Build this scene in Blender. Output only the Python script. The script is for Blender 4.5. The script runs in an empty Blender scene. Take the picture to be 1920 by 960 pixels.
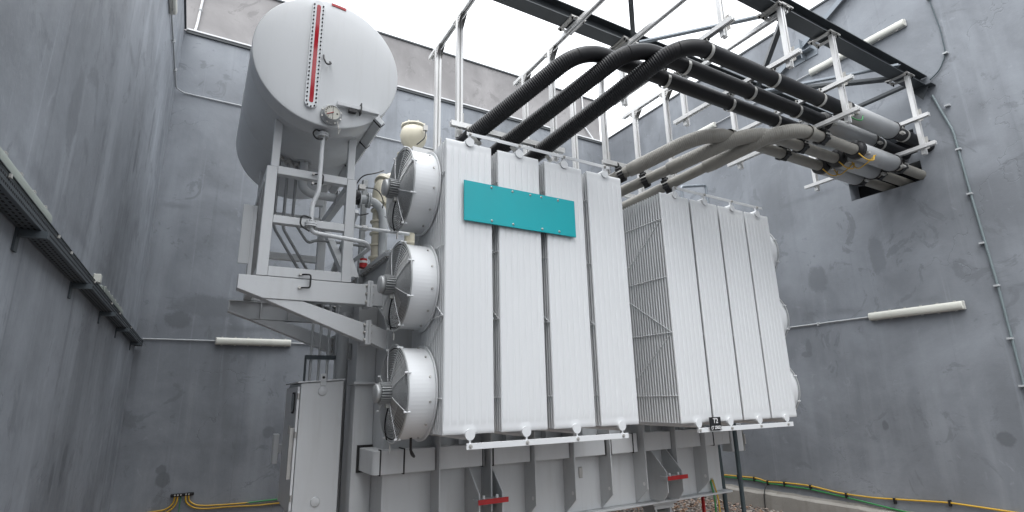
import bpy, math, random
from mathutils import Vector, Matrix
random.seed(7)
R = math.radians
Z0 = 2.03                      # ground level is z = 0; the survey numbers below are relative to the eye
scn = bpy.context.scene
COL = scn.collection

# ------------------------------------------------------------------ camera
def make_camera():
    yaw, pitch, roll = R(30.273), R(14.692), R(-1.196)
    f = Vector((math.sin(yaw)*math.cos(pitch), math.cos(yaw)*math.cos(pitch), math.sin(pitch)))
    r = Vector((math.cos(yaw), -math.sin(yaw), 0)); u = r.cross(f)
    r2 = math.cos(roll)*r + math.sin(roll)*u; u2 = -math.sin(roll)*r + math.cos(roll)*u
    cd = bpy.data.cameras.new('camera'); cam = bpy.data.objects.new('camera', cd); COL.objects.link(cam)
    m = Matrix((( r2.x, u2.x, -f.x, 0), (r2.y, u2.y, -f.y, 0), (r2.z, u2.z, -f.z, Z0), (0, 0, 0, 1)))
    cam.matrix_world = m
    cd.sensor_width = 36; cd.lens = 36*1004.5/1920; cd.clip_start = .05; cd.clip_end = 500
    scn.camera = cam
make_camera()

# ------------------------------------------------------------------ light
OVER = 9.5
SUN_EL, SUN_AZ = R(62), R(222)          # azimuth clockwise from +Y
world = bpy.data.worlds.new("World"); scn.world = world; world.use_nodes = True
nt = world.node_tree; nt.nodes.clear()
sky = nt.nodes.new('ShaderNodeTexSky'); sky.sky_type = 'NISHITA'; sky.sun_disc = False
sky.sun_elevation = SUN_EL; sky.sun_rotation = SUN_AZ; sky.air_density = 1.0; sky.dust_density = 4.0; sky.ozone_density = 1.0
tc = nt.nodes.new('ShaderNodeTexCoord'); sx = nt.nodes.new('ShaderNodeSeparateXYZ'); nt.links.new(tc.outputs['Generated'], sx.inputs[0])
cl = nt.nodes.new('ShaderNodeMapRange'); nt.links.new(sx.outputs['Z'], cl.inputs[0])      # overcast: zenith three times the horizon
for i, q in enumerate((0, 1, OVER*.18, OVER)): cl.inputs[i+1].default_value = q
no = nt.nodes.new('ShaderNodeTexNoise'); no.inputs['Scale'].default_value = 2.2; no.inputs['Detail'].default_value = 5; nt.links.new(tc.outputs['Generated'], no.inputs['Vector'])
mr = nt.nodes.new('ShaderNodeMapRange'); mr.inputs[3].default_value = .88; mr.inputs[4].default_value = 1.12; nt.links.new(no.outputs['Fac'], mr.inputs[0])
cm = nt.nodes.new('ShaderNodeMath'); cm.operation = 'MULTIPLY'; nt.links.new(cl.outputs[0], cm.inputs[0]); nt.links.new(mr.outputs[0], cm.inputs[1])
cc = nt.nodes.new('ShaderNodeCombineColor')
for i, k in enumerate((.955, .985, 1.03)):
    q = nt.nodes.new('ShaderNodeMath'); q.operation = 'MULTIPLY'; q.inputs[1].default_value = k; nt.links.new(cm.outputs[0], q.inputs[0]); nt.links.new(q.outputs[0], cc.inputs[i])
hs = nt.nodes.new('ShaderNodeHueSaturation'); hs.inputs['Saturation'].default_value = .16
bg = nt.nodes.new('ShaderNodeBackground'); bg.inputs['Strength'].default_value = .15
wo = nt.nodes.new('ShaderNodeOutputWorld')
nt.links.new(sky.outputs[0], hs.inputs['Color']); mxs = nt.nodes.new('ShaderNodeMix'); mxs.data_type = 'RGBA'; mxs.inputs[0].default_value = .85
nt.links.new(hs.outputs[0], mxs.inputs[6]); nt.links.new(cc.outputs[0], mxs.inputs[7]); nt.links.new(mxs.outputs[2], bg.inputs['Color']); nt.links.new(bg.outputs[0], wo.inputs[0])
sl = bpy.data.lights.new('sun', 'SUN'); sl.energy = .6; sl.angle = R(50); sl.color = (1, .98, .95)
so = bpy.data.objects.new('sun', sl); COL.objects.link(so)
sd = Vector((math.sin(SUN_AZ)*math.cos(SUN_EL), math.cos(SUN_AZ)*math.cos(SUN_EL), math.sin(SUN_EL)))
so.rotation_euler = (-sd).to_track_quat('-Z', 'Y').to_euler(); so.location = (0, -3, 12)
vs = scn.view_settings; vs.view_transform = 'Standard'; vs.look = 'None'; vs.gamma = 1; vs.exposure = 1.5; vs.use_curve_mapping = False
scn.render.engine = 'CYCLES'; scn.cycles.max_bounces = 4; scn.cycles.diffuse_bounces = 2; scn.cycles.glossy_bounces = 2
scn.cycles.use_denoising = True

# ------------------------------------------------------------------ materials
def mat(name, color, rough=.5, metal=0, var=.06, vscale=3, bump=0, bscale=60, spec=.5, dirt=0):
    m = bpy.data.materials.new(name); m.use_nodes = True; n = m.node_tree.nodes; l = m.node_tree.links
    b = n['Principled BSDF']; b.inputs['Roughness'].default_value = rough; b.inputs['Metallic'].default_value = metal
    b.inputs['Specular IOR Level'].default_value = spec
    g = n.new('ShaderNodeNewGeometry')
    no = n.new('ShaderNodeTexNoise'); no.inputs['Scale'].default_value = vscale; no.inputs['Detail'].default_value = 6
    l.new(g.outputs['Position'], no.inputs['Vector'])
    mx = n.new('ShaderNodeMix'); mx.data_type = 'RGBA'
    mx.inputs[6].default_value = tuple(max(0, c*(1-var)) for c in color)+(1,)
    mx.inputs[7].default_value = tuple(min(1, c*(1+var)) for c in color)+(1,)
    l.new(no.outputs['Fac'], mx.inputs[0]); out = mx.outputs[2]
    if dirt:
        mp = n.new('ShaderNodeMapping'); mp.inputs['Scale'].default_value = (9, 9, .8); l.new(g.outputs['Position'], mp.inputs['Vector'])
        n2 = n.new('ShaderNodeTexNoise'); n2.inputs['Scale'].default_value = 1; n2.inputs['Detail'].default_value = 8; n2.inputs['Roughness'].default_value = .65
        l.new(mp.outputs[0], n2.inputs['Vector'])
        cr = n.new('ShaderNodeValToRGB'); cr.color_ramp.elements[0].position = .52; cr.color_ramp.elements[1].position = .78
        l.new(n2.outputs['Fac'], cr.inputs[0])
        ml = n.new('ShaderNodeMath'); ml.operation = 'MULTIPLY'; ml.inputs[1].default_value = dirt; l.new(cr.outputs[0], ml.inputs[0])
        m2 = n.new('ShaderNodeMix'); m2.data_type = 'RGBA'; l.new(ml.outputs[0], m2.inputs[0]); l.new(out, m2.inputs[6])
        m2.inputs[7].default_value = (color[0]*.55, color[1]*.52, color[2]*.46, 1); out = m2.outputs[2]
    l.new(out, b.inputs['Base Color'])
    rr = n.new('ShaderNodeMapRange'); rr.inputs[3].default_value = max(0, rough-.08); rr.inputs[4].default_value = min(1, rough+.1)
    l.new(no.outputs['Fac'], rr.inputs[0]); l.new(rr.outputs[0], b.inputs['Roughness'])
    if bump:
        nb = n.new('ShaderNodeTexNoise'); nb.inputs['Scale'].default_value = bscale; nb.inputs['Detail'].default_value = 4
        l.new(g.outputs['Position'], nb.inputs['Vector'])
        bp = n.new('ShaderNodeBump'); bp.inputs['Strength'].default_value = bump; bp.inputs['Distance'].default_value = .01
        l.new(nb.outputs['Fac'], bp.inputs['Height']); l.new(bp.outputs[0], b.inputs['Normal'])
    return m

def wall_mat(name, base, stains=(), scuff=.35):
    m = bpy.data.materials.new(name); m.use_nodes = True; n = m.node_tree.nodes; l = m.node_tree.links
    b = n['Principled BSDF']; b.inputs['Specular IOR Level'].default_value = .35
    g = n.new('ShaderNodeNewGeometry'); P = g.outputs['Position']
    def noise(sc, det=6, ro=.55, mp=None, dist=0):
        t = n.new('ShaderNodeTexNoise'); t.inputs['Scale'].default_value = sc; t.inputs['Detail'].default_value = det
        t.inputs['Roughness'].default_value = ro; t.inputs['Distortion'].default_value = dist
        if mp:
            q = n.new('ShaderNodeMapping'); q.inputs['Scale'].default_value = mp; l.new(P, q.inputs['Vector']); l.new(q.outputs[0], t.inputs['Vector'])
        else: l.new(P, t.inputs['Vector'])
        return t.outputs['Fac']
    def ramp(x, a, c, lo=0, hi=1):
        t = n.new('ShaderNodeMapRange'); t.interpolation_type = 'SMOOTHSTEP'
        for i, v in enumerate((a, c, lo, hi)): t.inputs[i+1].default_value = v
        l.new(x, t.inputs[0]); return t.outputs[0]
    def math_(op, a, c):
        t = n.new('ShaderNodeMath'); t.operation = op
        for i, v in enumerate((a, c)):
            if isinstance(v, (int, float)): t.inputs[i].default_value = v
            else: l.new(v, t.inputs[i])
        return t.outputs[0]
    def mix(f, a, c):
        t = n.new('ShaderNodeMix'); t.data_type = 'RGBA'
        l.new(f, t.inputs[0]) if not isinstance(f, float) else setattr(t.inputs[0], 'default_value', f)
        for i, v in ((6, a), (7, c)):
            if isinstance(v, tuple): t.inputs[i].default_value = v+(1,)
            else: l.new(v, t.inputs[i])
        return t.outputs[2]
    sc = lambda k, t=(1, 1, 1): tuple(x*k*y for x, y in zip(base, t))
    c = mix(ramp(noise(.55, 8, .6, dist=.4), .32, .68), sc(.76), sc(1.2))
    c = mix(math_('MULTIPLY', ramp(noise(1, 7, .6, (2.6, 2.6, .28)), .5, .72), scuff), c, sc(1.45, (1, 1, .99)))
    c = mix(math_('MULTIPLY', ramp(noise(1, 8, .62, (1.6, 1.6, .22), .3), .55, .8), scuff), c, sc(.62))
    c = mix(math_('MULTIPLY', ramp(noise(1.7, 9, .7, dist=1.2), .57, .62), .55), c, sc(.66))       # repaired patches
    c = mix(math_('MULTIPLY', ramp(noise(2.3, 10, .72, dist=2), .6, .68), .3), c, sc(1.5))
    st_ = math_('MULTIPLY', ramp(noise(1, 8, .68, (7, 7, .16), .2), .56, .74), scuff*.9)      # narrow run-down streaks
    c = mix(st_, c, sc(.58))
    c = mix(math_('MULTIPLY', ramp(noise(1, 8, .66, (9, 9, .22), .1), .6, .72), scuff*.7), c, sc(1.6))
    sz = n.new('ShaderNodeSeparateXYZ'); l.new(P, sz.inputs[0])
    jn = math_('MULTIPLY', noise(1.1, 6, .7), .28)
    for zj in (3.28, 5.35):                                          # pour joints
        dz = math_('ABSOLUTE', math_('SUBTRACT', math_('ADD', sz.outputs['Z'], jn), zj+.14), 0)
        c = mix(math_('MULTIPLY', math_('MULTIPLY', ramp(dz, .09, .0, 0, 1), ramp(noise(1.3, 5, .6), .42, .62)), .55), c, sc(.66))
    vo = n.new('ShaderNodeTexVoronoi'); vo.feature = 'DISTANCE_TO_EDGE'; vo.inputs['Scale'].default_value = .42
    nn = n.new('ShaderNodeTexNoise'); nn.inputs['Scale'].default_value = 3; nn.inputs['Detail'].default_value = 8; l.new(P, nn.inputs['Vector'])
    va = n.new('ShaderNodeVectorMath'); va.operation = 'ADD'; l.new(P, va.inputs[0]); l.new(nn.outputs['Color'], va.inputs[1]); l.new(va.outputs[0], vo.inputs['Vector'])
    crack = math_('MULTIPLY', ramp(vo.outputs['Distance'], .006, 0, 0, 1), ramp(noise(.9, 3), .5, .6))
    c = mix(math_('MULTIPLY', crack, .35), c, sc(.5))
    sp = n.new('ShaderNodeTexVoronoi'); sp.inputs['Scale'].default_value = 7; l.new(P, sp.inputs['Vector'])   # pin holes
    hol = math_('MULTIPLY', ramp(sp.outputs['Distance'], .05, .025, 0, 1), ramp(noise(3.1, 2), .55, .6))
    c = mix(math_('MULTIPLY', hol, .7), c, sc(.3))
    for (p, rad, k, st) in stains:
        q = n.new('ShaderNodeVectorMath'); q.operation = 'SUBTRACT'; l.new(P, q.inputs[0]); q.inputs[1].default_value = (p[0], p[1], p[2]+Z0)
        q2 = n.new('ShaderNodeVectorMath'); q2.operation = 'MULTIPLY'; l.new(q.outputs[0], q2.inputs[0]); q2.inputs[1].default_value = st
        q3 = n.new('ShaderNodeVectorMath'); q3.operation = 'LENGTH'; l.new(q2.outputs[0], q3.inputs[0])
        d = math_('ADD', q3.outputs['Value'], math_('MULTIPLY', noise(7, 6, .7), rad*1.2))
        c = mix(math_('MULTIPLY', ramp(d, rad*1.75, rad*1.35, 0, 1), .75), c, sc(k))
    l.new(c, b.inputs['Base Color'])
    l.new(ramp(noise(4, 5), .3, .7, .42, .68), b.inputs['Roughness'])
    bp = n.new('ShaderNodeBump'); bp.inputs['Strength'].default_value = .35; bp.inputs['Distance'].default_value = .012
    h = math_('ADD', math_('MULTIPLY', noise(2.2, 8, .6), 1.6), math_('MULTIPLY', noise(28, 5, .6), .25))
    h = math_('SUBTRACT', h, math_('MULTIPLY', math_('ADD', crack, hol), .5))
    l.new(h, bp.inputs['Height']); l.new(bp.outputs[0], b.inputs['Normal'])
    return m

WALLC = (.246, .264, .289)
M = {}
M['wall_l'] = wall_mat('painted_render_left', WALLC, [((-.887, 6.1, -.47), .10, .55, (1, 1, .6)), ((-.887, 5.7, -.55), .07, .55, (1, 1, .6)), ((-.887, 7.2, 2.9), .10, .62, (1, 1, .35)), ((-.887, 9.0, -.4), .08, .6, (1, 1, .3)), ((-.887, 4.2, 1.9), .15, .72, (1, 1, .5)), ((-.887, 8.2, 3.6), .12, .7, (1, 1, .3))], .75)
M['wall_b'] = wall_mat('painted_render_back', tuple(.95*q for q in WALLC), [((-.26, 10.5, -1.15), .11, .55, (1.1, 1, 1)), ((-.3, 10.5, -1.0), .07, .6, (1, 1, 1)), ((.1, 10.5, 1.6), .3, .72, (.5, 1, 1.6)), ((-.35, 10.5, 1.35), .14, .6, (.7, 1, 1)), ((1.2, 10.5, -.5), .1, .7, (1, 1, 1)), ((1.6, 10.5, 2.3), .2, .75, (.6, 1, 1.4))], .4)
M['wall_r'] = wall_mat('painted_render_right', WALLC, [((9.15, 3.14, -.66), .1, .5, (1, 1, 1)), ((9.15, 4.55, -.54), .07, .55, (1, 1.4, .9)), ((9.15, 5.55, .72), .08, .68, (1, 1.5, .6)), ((9.15, 5.2, 1.85), .17, .72, (1, 1, .7)), ((9.15, 4.2, 2.05), .2, .78, (1, 1.6, .6)), ((9.15, 5.6, .6), .08, .7, (1, .8, 1.5)), ((9.15, 6.1, -.35), .1, .6, (1, 1, 1)), ((9.15, 3.02, 3.9), .12, .7, (1, 1, .4))], .3)
M['tan'] = wall_mat('rough_cast_tan', (.285, .275, .275), (), .12)
M['paint'] = mat('pale_grey_paint', (.60, .615, .625), .38, var=.05, vscale=1.6, bump=.05, bscale=25, dirt=.18)
M['radpaint'] = mat('radiator_paint', (.72, .735, .745), .34, var=.035, vscale=1.4, bump=.03, bscale=18, dirt=.045)
M['tankpaint'] = mat('tank_paint', (.54, .556, .566), .4, var=.07, vscale=1.3, bump=.06, bscale=14, dirt=.28)
M['alu'] = mat('galvanised_profile', (.74, .74, .73), .34, .35, var=.07, vscale=9)
M['plate'] = mat('galvanised_plate', (.48, .47, .45), .42, .6, var=.2, vscale=14, dirt=.3)
M['hole'] = mat('punched_hole', (.015, .015, .016), .9)
M['steel'] = mat('anthracite_steel', (.050, .057, .062), .42, var=.15, vscale=5, bump=.04)
M['steelgal'] = mat('grey_brace_steel', (.24, .27, .30), .42, .3, var=.12, vscale=6)
M['rubber'] = mat('black_hose', (.012, .012, .0135), .45, var=.2, vscale=12, spec=.35, dirt=.2)
M['taupe'] = mat('taupe_hose', (.265, .255, .228), .5, var=.1, vscale=8, bump=.03, dirt=.3)
M['sleeve'] = mat('grey_sleeve', (.44, .45, .455), .36, .1, var=.05, vscale=5, dirt=.2)
M['blackplastic'] = mat('black_plastic', (.012, .012, .013), .45, var=.2)
M['strap'] = mat('zinc_strap', (.55, .54, .51), .38, .5, var=.12, vscale=20, dirt=.2)
M['teal'] = mat('teal_enamel', (.0, .36, .40), .38, var=.08, vscale=3, spec=.4)
M['red'] = mat('red_paint', (.42, .02, .022), .45, var=.15, vscale=12, dirt=.25)
M['redgauge'] = mat('red_gauge_glass', (.38, .015, .025), .12, var=.3, vscale=3)
M['cream'] = mat('cream_porcelain', (.66, .62, .50), .3, var=.05, vscale=7, dirt=.2)
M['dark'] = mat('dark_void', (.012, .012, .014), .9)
M['tray'] = mat('dark_zinc_tray', (.085, .10, .11), .45, .5, var=.2, vscale=10, dirt=.3)
M['lamp'] = mat('diffuser_plastic', (.66, .66, .60), .3, var=.05, dirt=.2)
M['lampbase'] = mat('lamp_housing', (.50, .50, .47), .45, var=.08, dirt=.3)
M['conduit'] = mat('grey_conduit', (.46, .48, .49), .5, var=.1, dirt=.25)
M['conduitgreen'] = mat('grey_green_conduit', (.17, .21, .22), .5, var=.1)
M['dusty'] = mat('dusty_plastic', (.30, .33, .30), .7, var=.15, dirt=.4)
M['conduitdark'] = mat('dark_conduit', (.06, .085, .095), .5, var=.1, dirt=.25)
M['flash'] = mat('white_flashing', (.72, .73, .74), .4, var=.05)
M['concrete'] = mat('kerb_concrete', (.30, .285, .26), .85, var=.35, vscale=2.2, bump=.5, bscale=22, dirt=.5)
M['green'] = mat('green_cable', (.03, .22, .06), .45, var=.1)
M['yellow'] = mat('yellow_cable', (.55, .33, .03), .45, var=.1)
M['motor'] = mat('motor_grey', (.44, .45, .455), .4, .3, var=.1, dirt=.3)
M['shadepipe'] = mat('shade_grey_pipe', (.27, .28, .285), .45, var=.08, dirt=.2)  # tank grey darkened to carry the shade under the oil tank
M['dark_ground'] = mat('dark_ground', (.055, .055, .058), .85, var=.25, vscale=4, bump=.4, bscale=80)
M['dial'] = mat('dial_face', (.52, .51, .45), .4)
M['steelwire'] = mat('guard_wire', (.55, .56, .56), .35, .4, var=.05)
M['blade'] = mat('fan_blade', (.03, .032, .035), .45, .3)
M['seam'] = mat('sealant_gap_black', (.02, .02, .02), .7)
M['signwhite'] = mat('white_lettering', (.75, .75, .75), .5)
M['glassdark'] = mat('window_glass', (.03, .05, .05), .08, spec=.8)
def gravel_mat(name, sc):
    m = bpy.data.materials.new(name); m.use_nodes = True; n = m.node_tree.nodes; l = m.node_tree.links
    b = n['Principled BSDF']; b.inputs['Roughness'].default_value = .8
    g = n.new('ShaderNodeNewGeometry'); v = n.new('ShaderNodeTexVoronoi'); v.inputs['Scale'].default_value = sc
    l.new(g.outputs['Position'], v.inputs['Vector']); s = n.new('ShaderNodeSeparateColor'); l.new(v.outputs['Color'], s.inputs[0])
    r = n.new('ShaderNodeValToRGB'); r.color_ramp.interpolation = 'CONSTANT'
    cols = [(0, (.16, .13, .11)), (.2, (.25, .19, .16)), (.4, (.22, .21, .2)), (.55, (.32, .2, .13)), (.68, (.36, .32, .28)), (.82, (.12, .10, .095)), (.92, (.42, .38, .34))]
    r.color_ramp.elements[0].color = cols[0][1]+(1,); r.color_ramp.elements[1].position = cols[1][0]; r.color_ramp.elements[1].color = cols[1][1]+(1,)
    for p, c in cols[2:]: e = r.color_ramp.elements.new(p); e.color = c+(1,)
    l.new(s.outputs[0], r.inputs[0]); l.new(r.outputs[0], b.inputs['Base Color'])
    bp = n.new('ShaderNodeBump'); bp.inputs['Strength'].default_value = .6; bp.inputs['Distance'].default_value = .02
    l.new(v.outputs['Distance'], bp.inputs['Height']); l.new(bp.outputs[0], b.inputs['Normal'])
    return m
M['gravel'] = gravel_mat('gravel_stone', 16); M['gravelbed'] = gravel_mat('gravel_bed', 24)

# ------------------------------------------------------------------ mesh builder
def frame_of(d, up=None):
    d = Vector(d).normalized()
    u = Vector(up) if up else (Vector((0, 0, 1)) if abs(d.z) < .9 else Vector((1, 0, 0)))
    s = d.cross(u).normalized(); u = s.cross(d).normalized()
    return d, s, u
class MB:
    def __init__(s): s.v = []; s.f = []; s.sm = []
    def add(s, vs, fs, smooth=False):
        o = len(s.v); s.v += [tuple(v) for v in vs]; s.f += [tuple(i+o for i in f) for f in fs]; s.sm += [smooth]*len(fs); return s
    def box(s, x0, x1, y0, y1, z0, z1):
        v = [(x, y, z) for x in (x0, x1) for y in (y0, y1) for z in (z0, z1)]
        return s.add(v, [(0, 1, 3, 2), (4, 6, 7, 5), (0, 4, 5, 1), (2, 3, 7, 6), (0, 2, 6, 4), (1, 5, 7, 3)])
    def prism(s, poly, a, b):
        """closed 3-D polygon `poly` (list of points at start) swept by vector (b-a)"""
        d = Vector(b)-Vector(a); p = [Vector(q) for q in poly]; n = len(p)
        nrm = sum(((p[i]-p[0]).cross(p[(i+1) % n]-p[0]) for i in range(1, n-1)), Vector())
        if nrm.dot(d) < 0: p.reverse()
        v = p+[q+d for q in p]
        return s.add(v, [tuple(range(n))[::-1], tuple(range(n, 2*n))]+[(i, (i+1) % n, n+(i+1) % n, n+i) for i in range(n)])
    def xz(s, pts, y0, y1): return s.prism([(x, y0, z) for x, z in pts], (0, y0, 0), (0, y1, 0))
    def yz(s, pts, x0, x1): return s.prism([(x0, y, z) for y, z in pts], (x0, 0, 0), (x1, 0, 0))
    def xy(s, pts, z0, z1): return s.prism([(x, y, z0) for x, y in pts], (0, 0, z0), (0, 0, z1))
    def bar(s, p0, p1, w, h, up=None):
        d, a, u = frame_of(Vector(p1)-Vector(p0), up); p0 = Vector(p0)
        return s.prism([p0+a*x*w/2+u*y*h/2 for x, y in ((-1, -1), (1, -1), (1, 1), (-1, 1))], p0, p1)
    def profile(s, p0, p1, poly, up=None):
        d, a, u = frame_of(Vector(p1)-Vector(p0), up); p0 = Vector(p0)
        return s.prism([p0+a*x+u*y for x, y in poly], p0, p1)
    def tube(s, path, r, n=12, caps=True, closed=False):
        P = [Vector(p) for p in path]; N = len(P); rings = []
        t0 = (P[1]-P[0]).normalized(); _, a, u = frame_of(t0)
        for i in range(N):
            if closed: t = (P[(i+1) % N]-P[i-1]).normalized()
            else: t = (P[min(i+1, N-1)]-P[max(i-1, 0)]).normalized()
            a = (a-t*a.dot(t)).normalized(); u = t.cross(a)
            rr = r(i) if callable(r) else r
            rings.append([P[i]+(a*math.cos(2*math.pi*k/n)+u*math.sin(2*math.pi*k/n))*rr for k in range(n)])
        v = [p for g in rings for p in g]; f = []
        for i in range(N if closed else N-1):
            j = (i+1) % N
            for k in range(n): f.append((i*n+k, i*n+(k+1) % n, j*n+(k+1) % n, j*n+k))
        s.add(v, f, n > 6)
        if caps and not closed: s.add(rings[0], [tuple(range(n))[::-1]]); s.add(rings[-1], [tuple(range(n))])
        return s
    def cyl(s, p0, p1, r, r1=None, n=24, caps=True):
        r1 = r if r1 is None else r1; d, a, u = frame_of(Vector(p1)-Vector(p0)); p0, p1 = Vector(p0), Vector(p1)
        c = [(a*math.cos(2*math.pi*k/n)+u*math.sin(2*math.pi*k/n)) for k in range(n)]
        A = [p0+q*r for q in c]; B = [p1+q*r1 for q in c]
        s.add(A+B, [(k, (k+1) % n, n+(k+1) % n, n+k) for k in range(n)], n > 6)
        if caps: s.add(A, [tuple(range(n))[::-1]]); s.add(B, [tuple(range(n))])
        return s
    def ring(s, c, axis, Rr, r, n=48, m=6):
        d, a, u = frame_of(axis); c = Vector(c)
        return s.tube([c+(a*math.cos(2*math.pi*k/n)+u*math.sin(2*math.pi*k/n))*Rr for k in range(n)], r, m, closed=True)
    def lathe(s, c, axis, prof, n=48, smooth=True):
        d, a, u = frame_of(axis); c = Vector(c); v = []; f = []
        for (h, r) in prof:
            v += [c+d*h+(a*math.cos(2*math.pi*k/n)+u*math.sin(2*math.pi*k/n))*r for k in range(n)]
        for i in range(len(prof)-1):
            for k in range(n): f.append((i*n+k, i*n+(k+1) % n, (i+1)*n+(k+1) % n, (i+1)*n+k))
        return s.add(v, f, smooth)
    def build(s, name, m, parent=None, bevel=0, seg=1):
        me = bpy.data.meshes.new(name); loc = Vector(parent['_loc']) if parent is not None and '_loc' in parent else Vector((0, 0, 0))
        if parent is not None and '_loc' not in parent: loc = Vector(ROOTLOC[parent.name])
        me.from_pydata([(x-loc.x, y-loc.y, z+Z0-loc.z) for x, y, z in s.v], [], s.f)
        me.polygons.foreach_set('use_smooth', s.sm); me.materials.append(M[m] if isinstance(m, str) else m); me.update()
        o = bpy.data.objects.new(name, me); COL.objects.link(o)
        if parent is not None: o.parent = parent
        ROOTLOC[o.name] = tuple(loc)
        if bevel:
            b = o.modifiers.new('bevel', 'BEVEL'); b.width = bevel; b.segments = seg; b.limit_method = 'ANGLE'; b.angle_limit = R(40)
        return o
ROOTLOC = {}
def thing(name, label, cat, loc, group=None):
    o = bpy.data.objects.new(name, None); COL.objects.link(o); o.empty_display_size = .1
    l = (loc[0], loc[1], loc[2]+Z0); o.location = l; ROOTLOC[o.name] = l
    o['label'] = label; o['category'] = cat
    if group: o['group'] = group
    return o
def tag(o, label, cat, group=None):
    o['label'] = label; o['category'] = cat
    if group: o['group'] = group
    return o
def struct(o, kind='structure'): o['kind'] = kind; return o
def copy_tree(o, parent=None):
    c = o.copy(); COL.objects.link(c)
    if parent is not None: c.parent = parent
    ROOTLOC[c.name] = ROOTLOC.get(o.name, (0, 0, 0))
    for ch in list(o.children): copy_tree(ch, c)
    return c
def dup(o, d, label, group=None):
    c = copy_tree(o); c.location = Vector(o.location)+Vector(d); c['label'] = label; ROOTLOC[c.name] = tuple(c.location)
    if group: c['group'] = group
    return c
def path_round(pts, rad, step=.05):
    """polyline with rounded corners, resampled"""
    P = [Vector(p) for p in pts]; out = [P[0]]
    for i in range(1, len(P)-1):
        a = (P[i-1]-P[i]); b = (P[i+1]-P[i]); r = rad[i-1] if isinstance(rad, (list, tuple)) else rad
        r = min(r, a.length*.49, b.length*.49); A = P[i]+a.normalized()*r; B = P[i]+b.normalized()*r
        for k in range(13):
            t = k/12; out.append(A*(1-t)**2+P[i]*2*t*(1-t)+B*t*t)
    out.append(P[-1])
    if not step: return out
    res = [out[0]]; acc = 0
    L = [0]
    for i in range(1, len(out)): L.append(L[-1]+(out[i]-out[i-1]).length)
    n = max(2, int(L[-1]/step)); j = 0
    for k in range(1, n+1):
        t = L[-1]*k/n
        while j < len(L)-2 and L[j+1] < t: j += 1
        q = (t-L[j])/max(1e-9, L[j+1]-L[j]); res.append(out[j].lerp(out[j+1], min(1, q)))
    return res
def arc_len(P):
    L = [0]
    for i in range(1, len(P)): L.append(L[-1]+(P[i]-P[i-1]).length)
    return L

# ------------------------------------------------------------------ setting
g = MB(); g.add([(-60, -60, -2.06), (80, -60, -2.06), (80, 80, -2.06), (-60, 80, -2.06)], [(0, 1, 2, 3)])
struct(g.build('ground', 'gravelbed'))
g = MB(); g.add([(-60, -60, -2.05), (80, -60, -2.05), (80, 3.2, -2.05), (-60, 3.2, -2.05)], [(0, 1, 2, 3)])
struct(g.build('unseen_ground', 'dark_ground'))  # unseen dark sheet, added to cut the light bounced off the ground
XL, XR, YB, ZT, YN = -.887, 9.15, 10.5, 6.80, -4.5
wl = MB().box(XL-.3, XL, YN, YB+.3, -2.06, ZT).build('concrete_wall', 'wall_l')
tag(wl, 'tall grey painted wall carrying the perforated cable tray', 'wall')
wb = MB().box(XL, XR+.3, YB, YB+.3, -2.06, ZT-.02).build('concrete_wall', 'wall_b')
tag(wb, 'grey painted end wall behind the transformer and oil tank', 'wall')
# right wall with two openings
wr = MB(); ys = [YN, 3.36, 4.42, YB]; zs = [-2.06, 3.03, 3.335, 3.47, 3.86, ZT]
holes = {(1, 1), (1, 3)}
D = .3
for i in range(3):
    for j in range(5):
        y0, y1, z0, z1 = ys[i], ys[i+1], zs[j], zs[j+1]
        if (i, j) in holes:
            wr.add([(XR, y0, z0), (XR+D, y0, z0), (XR+D, y1, z0), (XR, y1, z0)], [(0, 3, 2, 1)])
            wr.add([(XR, y0, z1), (XR+D, y0, z1), (XR+D, y1, z1), (XR, y1, z1)], [(0, 1, 2, 3)])
            wr.add([(XR, y0, z0), (XR+D, y0, z0), (XR+D, y0, z1), (XR, y0, z1)], [(0, 1, 2, 3)])
            wr.add([(XR, y1, z0), (XR+D, y1, z0), (XR+D, y1, z1), (XR, y1, z1)], [(0, 3, 2, 1)])
        else:
            wr.add([(XR, y0, z0), (XR, y1, z0), (XR, y1, z1), (XR, y0, z1)], [(0, 1, 2, 3)])
            wr.add([(XR+D, y0, z0), (XR+D, y1, z0), (XR+D, y1, z1), (XR+D, y0, z1)], [(0, 3, 2, 1)])
wr.add([(XR, YN, ZT), (XR+D, YN, ZT), (XR+D, YB, ZT), (XR, YB, ZT)], [(0, 3, 2, 1)])
wr.add([(XR, YN, -2.06), (XR+D, YN, -2.06), (XR+D, YN, ZT), (XR, YN, ZT)], [(0, 1, 2, 3)])
wr = wr.build('concrete_wall', 'wall_r'); tag(wr, 'grey painted wall with the two openings the hoses run into', 'wall')
MB().box(XR+D+.002, XR+D+1.0, 3.1, 4.7, 2.8, 4.1).build('opening_dark_back', 'dark', wr)  # black block behind the openings stands in for their unlit inside
MB().box(XR-.02, XR+D+.03, YN, YB, ZT+.002, ZT+.04).build('coping', 'steel', wr)
MB().box(XL-.33, XL+.03, YN, YB-.002, ZT+.002, ZT+.04).build('coping', 'steel', wl)
MB().box(XL+.034, XR-.03, YB-.05, YB+.2, ZT-.018, ZT+.012).build('coping', 'flash', wb)
MB().box(XL+.036, XR-.032, YB-.035, YB-.002, ZT-.075, ZT-.022).build('drip_edge', 'steel', wb)
nb = MB().box(-2.6, 9.33, YB+.32, YB+1.2, -2.0, 8.27).build('building_wall', 'tan')
tag(nb, 'tan rendered wall of the taller building beyond the end wall', 'building')
MB().box(-2.64, 9.37, YB+.29, YB+1.25, 8.272, 8.31).build('coping', 'steel', nb)

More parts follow.
